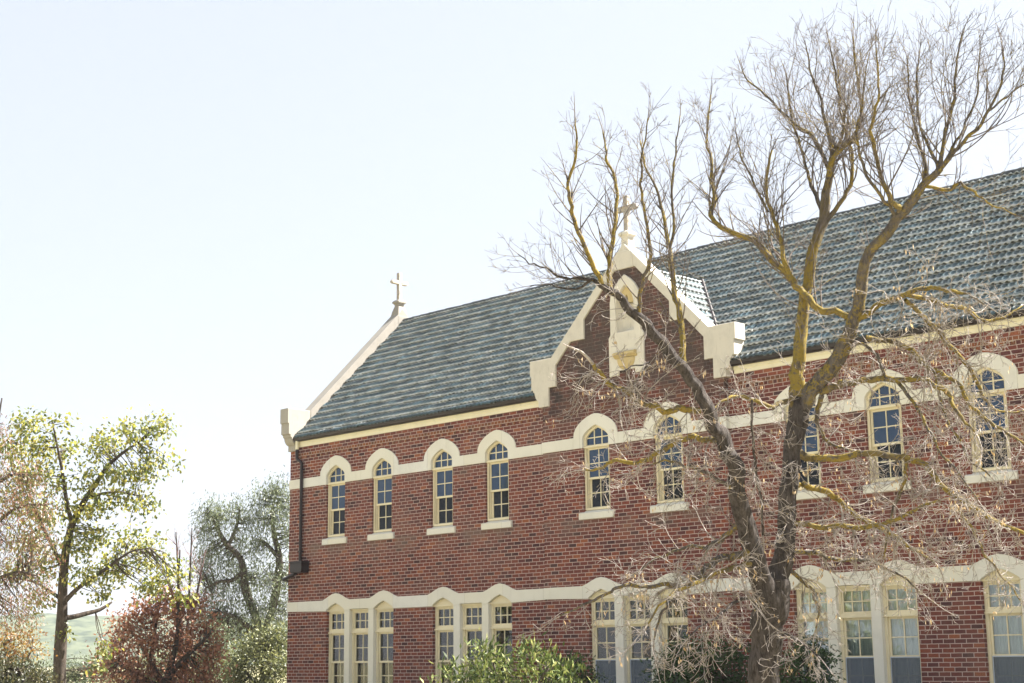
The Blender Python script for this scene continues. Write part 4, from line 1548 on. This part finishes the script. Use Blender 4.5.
# red plum
D3 = 45.0
leafy('plum_tree', 'reddish brown purple-leaved tree, low and rounded, beyond the yellow-green tree', ground_at(165, D3),
      [(0, [(165, 715, 12), (166, 690, 10), (170, 668, 7), (176, 645, 5), (178, 620, 3.4), (178, 585, 2.2), (180, 550, 1.4)]),
       (0.5, [(165, 690, 7), (150, 660, 5), (138, 640, 3.4), (124, 622, 2)]), (-.4, [(168, 676, 6), (188, 655, 4.6), (204, 640, 3), (214, 630, 2)]),
       (-.3, [(166, 690, 6), (140, 676, 4), (118, 664, 2.6)]), (.2, [(150, 660, 4), (155, 630, 3), (160, 600, 2)])],
      [(150, 610, 20, 14, 0), (180, 612, 18, 14, .3), (128, 625, 18, 14, -.3), (205, 628, 14, 12, .1), (118, 648, 18, 15, .3), (150, 642, 22, 15, -.4), (184, 642, 20, 15, .4), (210, 652, 14, 14, 0),
       (110, 672, 16, 14, .2), (142, 672, 22, 14, -.3), (178, 674, 22, 14, .2), (206, 676, 16, 12, -.2), (128, 694, 24, 12, 0), (180, 696, 26, 12, 0), (168, 594, 12, 9, 0), (196, 606, 10, 9, 0)],
      D3, M['leaf_red'], M['bark_dark'], 0.115, 0.065, 430, 105, 0.1)
# bare reddish saplings standing out of it
for i, (x0, lab) in enumerate(((186, 'thin reddish bare sapling rising between the plum and the grey-green tree'),)):
    T = empty('bare_sapling', ground_at(x0, 48.0))
    tag(T, lab, 'sapling')
    crown = Tubes()
    rs = np.random.RandomState(55)
    seeds = []
    mb = MB()
    for (xa, xb, yt) in ((183, 176, 532), (186, 192, 528), (188, 204, 560), (181, 164, 556)):
        P = spline([(x0, 715, 5), (xa, 660, 4), ((xa + xb) / 2, 600, 2.6), (xb, yt, 1.2)], 5)
        wp = np.array([at(a, b, 48.0) for a, b, c in P])
        wp[0][2] = -0.05
        lumpy(mb, wp, np.maximum(P[:, 2] / 2 / FPX * 48, 0.01), 7, 77 + yt, 0.05)
        for k in range(5, len(wp) - 1):
            for _ in range(3):
                grow(wp[k], unit(wp[k + 1] - wp[k] + rs.normal(0, 0.6, 3) * np.linalg.norm(wp[k + 1] - wp[k])), rs.uniform(0.4, 1.0), 0.010, 1, 0.6, 0.4, 0.7)
    t = mb.build('trunk', M['bark_dark'], None, True)
    adopt(t, T)
    c_ = crown.build('twigs', plain('reddish_twig', (0.22, 0.13, 0.12), 0.8, 0.2))
    adopt(c_, T)

# grey-green pepper tree
D4 = 66.0
leafy('pepper_tree', 'tall grey-green weeping tree with dark twisting limbs left of the building corner', ground_at(262, D4),
      [(0, [(268, 700, 14), (266, 670, 12), (262, 640, 10), (255, 615, 9), (246, 592, 8.5), (244, 575, 8), (240, 558, 6.5), (228, 546, 5.5), (220, 534, 4.6), (214, 520, 3.2), (206, 512, 1.6)]),
       (0.6, [(262, 640, 9), (272, 610, 8), (278, 580, 8), (279, 556, 6.5), (274, 535, 5), (272, 512, 3.6), (276, 494, 2)]),
       (-0.5, [(243, 572, 5), (232, 580, 4), (218, 582, 3), (206, 588, 1.6)]), (.5, [(228, 546, 4), (236, 528, 3.4), (240, 510, 2.2)]),
       (.4, [(279, 558, 5), (268, 546, 4), (262, 540, 2.4)]), (-.6, [(262, 640, 7), (240, 620, 5), (222, 612, 3)])],
      [(212, 510, 12, 10, 0), (204, 528, 9, 13, .3), (222, 520, 12, 11, -.3), (236, 510, 10, 10, .3), (210, 548, 11, 13, 0), (226, 560, 12, 12, .3), (204, 570, 10, 12, -.2), (216, 590, 14, 14, .2),
       (240, 540, 10, 10, .4), (252, 520, 10, 12, -.2), (262, 500, 12, 12, .2), (278, 490, 12, 10, 0), (290, 505, 10, 14, .3), (272, 520, 14, 13, -.4), (290, 535, 12, 16, .2), (258, 545, 12, 13, .1),
       (240, 580, 14, 13, .5), (262, 580, 16, 16, -.5), (288, 575, 14, 16, .3), (232, 610, 18, 14, 0), (258, 612, 18, 14, -.5), (284, 610, 16, 16, .4), (206, 612, 12, 14, .1), (220, 636, 18, 14, .3), (250, 640, 20, 14, .5), (284, 645, 16, 14, .5)],
      D4, M['leaf_pepper'], M['bark_dark'], 0.16, 0.038, 430, 106, 1.2, zscale=1.5, twig=0.016)
leafy('rounded_shrub', 'dense olive-green rounded shrub beside the left corner of the building', ground_at(262, 50.0),
      [(0, [(262, 710, 8), (262, 690, 6), (262, 660, 3)]), (0, [(262, 690, 5), (246, 672, 3), (238, 660, 1.5)])],
      [(270, 636, 14, 12, 0), (252, 648, 16, 13, .3), (284, 640, 12, 13, .3), (240, 664, 16, 13, -.2), (266, 662, 20, 14, -.5), (286, 668, 12, 14, 0), (236, 684, 18, 12, 0), (266, 688, 24, 13, -.5)],
      50.0, M['leaf_olive'], M['bark_dark'], 0.10, 0.05, 700, 107, 0.0, cat='shrub')
leafy('scrub_bush', 'small pale green bush low between the plum tree and the olive shrub', ground_at(218, 55.0),
      [(0, [(218, 705, 6), (218, 690, 4), (218, 660, 2)])],
      [(216, 632, 12, 10, 0), (222, 650, 14, 12, .3), (210, 664, 14, 12, .2), (224, 676, 16, 12, -.2)],
      55.0, M['leaf_pepper'], M['bark_dark'], 0.10, 0.03, 600, 108, 0.0, cat='shrub')

leafy('scrub_bush', 'pale olive scrub behind the yellow-green tree trunk, below the far hill', ground_at(84, 62.0),
      [(0, [(84, 700, 5), (84, 685, 4), (86, 668, 2)])],
      [(70, 672, 14, 10, 0), (92, 668, 14, 10, .3), (110, 676, 12, 10, .2), (84, 684, 20, 10, -.2), (48, 676, 14, 12, .3), (58, 690, 14, 10, 0)],
      62.0, M['leaf_pepper'], M['bark_dark'], 0.12, 0.035, 500, 131, 0.0, cat='shrub')
leafy('hedge_bush', 'dark green hedge bush far back between the plum tree trunk and the pepper tree', ground_at(180, 60.0),
      [(0, [(180, 700, 6), (180, 680, 4), (182, 664, 2)])],
      [(150, 668, 18, 11, 0), (176, 660, 18, 12, .3), (204, 660, 16, 12, .2), (226, 664, 14, 12, .2), (160, 684, 22, 10, 0), (196, 684, 22, 10, .2), (232, 684, 14, 10, 0), (126, 680, 14, 10, .3)],
      60.0, M['leaf_olive'], M['bark_dark'], 0.12, 0.045, 500, 132, 0.0, cat='shrub')
# shrubs along the wall
DB = 29.0
leafy('flowering_shrub', 'bright sunlit yellow-green shrub before the second triple window', ground_at(510, DB),
      [(0, [(510, 760, 9), (508, 720, 7), (500, 690, 5), (492, 660, 2.5)]), (-.3, [(510, 740, 7), (530, 700, 5), (548, 668, 3)]), (.3, [(508, 740, 7), (470, 700, 5), (448, 680, 2.5)]),
       (.2, [(520, 730, 6), (560, 700, 4), (576, 680, 2)]), (.1, [(505, 700, 4), (486, 664, 2.4), (478, 645, 1.2)])],
      [(477, 655, 9, 9, 0), (486, 650, 5, 9, 0), (494, 662, 11, 9, .2), (524, 656, 14, 8, -.2), (528, 646, 6, 7, 0), (548, 660, 12, 9, .2), (462, 672, 14, 9, .2), (488, 672, 18, 12, -.3), (516, 668, 18, 12, .3), (544, 672, 18, 12, -.3),
       (568, 676, 14, 12, .2), (444, 684, 14, 9, 0), (468, 690, 18, 12, .3), (500, 690, 20, 12, -.4), (534, 692, 20, 12, .3), (564, 694, 18, 12, -.2), (584, 692, 10, 10, .1), (450, 712, 24, 16, 0), (500, 715, 28, 16, -.3), (556, 715, 28, 16, 0)],
      DB, M['leaf_oleander'], M['bark_mid'], 0.17, 0.045, 330, 109, -0.7, cat='shrub', twig=0.006)
leafy('dark_shrub', 'dark green shrub behind the bright sunlit bush, against the shaded wall', ground_at(575, 33.0),
      [(0, [(575, 740, 7), (575, 710, 5), (576, 680, 2.5)])],
      [(556, 668, 12, 12, 0), (574, 666, 14, 11, .2), (588, 676, 8, 10, .1), (562, 688, 18, 12, 0), (582, 694, 14, 12, .2), (570, 712, 22, 14, 0)],
      33.0, M['leaf_dark'], M['bark_dark'], 0.085, 0.04, 700, 110, 0.1, cat='shrub')
leafy('camellia', 'dark green glossy shrub left of the bare trunk, under the third triple window', ground_at(705, 30.0),
      [(0, [(705, 750, 8), (705, 715, 6), (705, 690, 4), (705, 665, 2)]), (.2, [(705, 715, 5), (680, 690, 3), (668, 675, 1.5)])],
      [(672, 660, 16, 12, 0), (692, 656, 16, 13, .3), (714, 652, 16, 13, -.2), (734, 656, 14, 13, .3), (664, 680, 14, 12, .2), (686, 678, 18, 14, -.3), (712, 678, 18, 14, .3), (738, 680, 14, 14, 0),
       (670, 702, 20, 14, .2), (706, 706, 26, 16, 0), (740, 706, 16, 14, .2), (684, 644, 8, 7, 0)],
      30.0, M['leaf_dark'], M['bark_dark'], 0.085, 0.04, 1000, 111, 0.1, cat='shrub')
leafy('camellia', 'dark green glossy shrub right of the bare trunk, under the fourth triple window', ground_at(808, 28.5),
      [(0, [(808, 750, 8), (808, 715, 6), (808, 690, 4), (808, 665, 2)])],
      [(790, 660, 12, 13, 0), (806, 654, 14, 12, .2), (822, 660, 10, 13, .1), (788, 684, 14, 14, .2), (808, 682, 18, 14, -.2), (824, 688, 10, 12, .2), (806, 708, 24, 14, 0), (818, 646, 7, 6, 0)],
      28.5, M['leaf_dark'], M['bark_dark'], 0.085, 0.04, 1000, 112, 0.1, cat='shrub')

# trees across the yard, beside the photographer: seen only in the window panes
for i, (px, dep, s_, lab) in enumerate(((-930, 25.5, 1.0, 'leafy tree across the yard nearest the bare tree, mirrored in the ground floor panes'),
                                       (-1120, 31.0, 1.3, 'tall leafy tree across the yard farther along, mirrored in the upper panes'))):
    k = FPX / dep * s_
    y0 = 341.5 + 0.2 * FPX + 1.6 * FPX / dep
    leafy('yard_tree', lab, ground_at(px, dep), [(0, [(px, y0, 30), (px + 5, y0 - 2.0 * k, 24), (px - 6, y0 - 4 * k, 14), (px, y0 - 6 * k, 6)])],
          [(px + dx * k, y0 - dz * k, 1.5 * k, 1.3 * k, dd) for dx, dz, dd in ((-1.8, 3.2, 0), (0, 3.4, -1), (1.9, 3.0, .5), (-2.4, 4.8, .6), (-.6, 5.0, 1), (1.4, 4.9, -.8), (2.6, 4.4, 0), (-1.2, 6.5, 0), (.9, 6.6, .4), (0, 7.8, 0))],
          dep, M['leaf_yg'], M['bark_mid'], 0.22, 0.12, 22, 200 + i, 0.3)

# air: thin summer haze that pales the far hill
hz = MB().box((-2010, -2010, -2.5), (2010, 2010, 52.0))
g = NT('haze_air')
for l in list(g.out.inputs['Surface'].links):
    g.t.links.remove(l)
pv = g.n('ShaderNodeVolumePrincipled')
pv.inputs['Color'].default_value = (0.92, 0.95, 1.0, 1)
pv.inputs['Density'].default_value = 0.00024
pv.inputs['Anisotropy'].default_value = 0.3
g.t.links.new(pv.outputs[0], g.out.inputs['Volume'])
ho = hz.build('haze', g.m)
ho['kind'] = 'stuff'
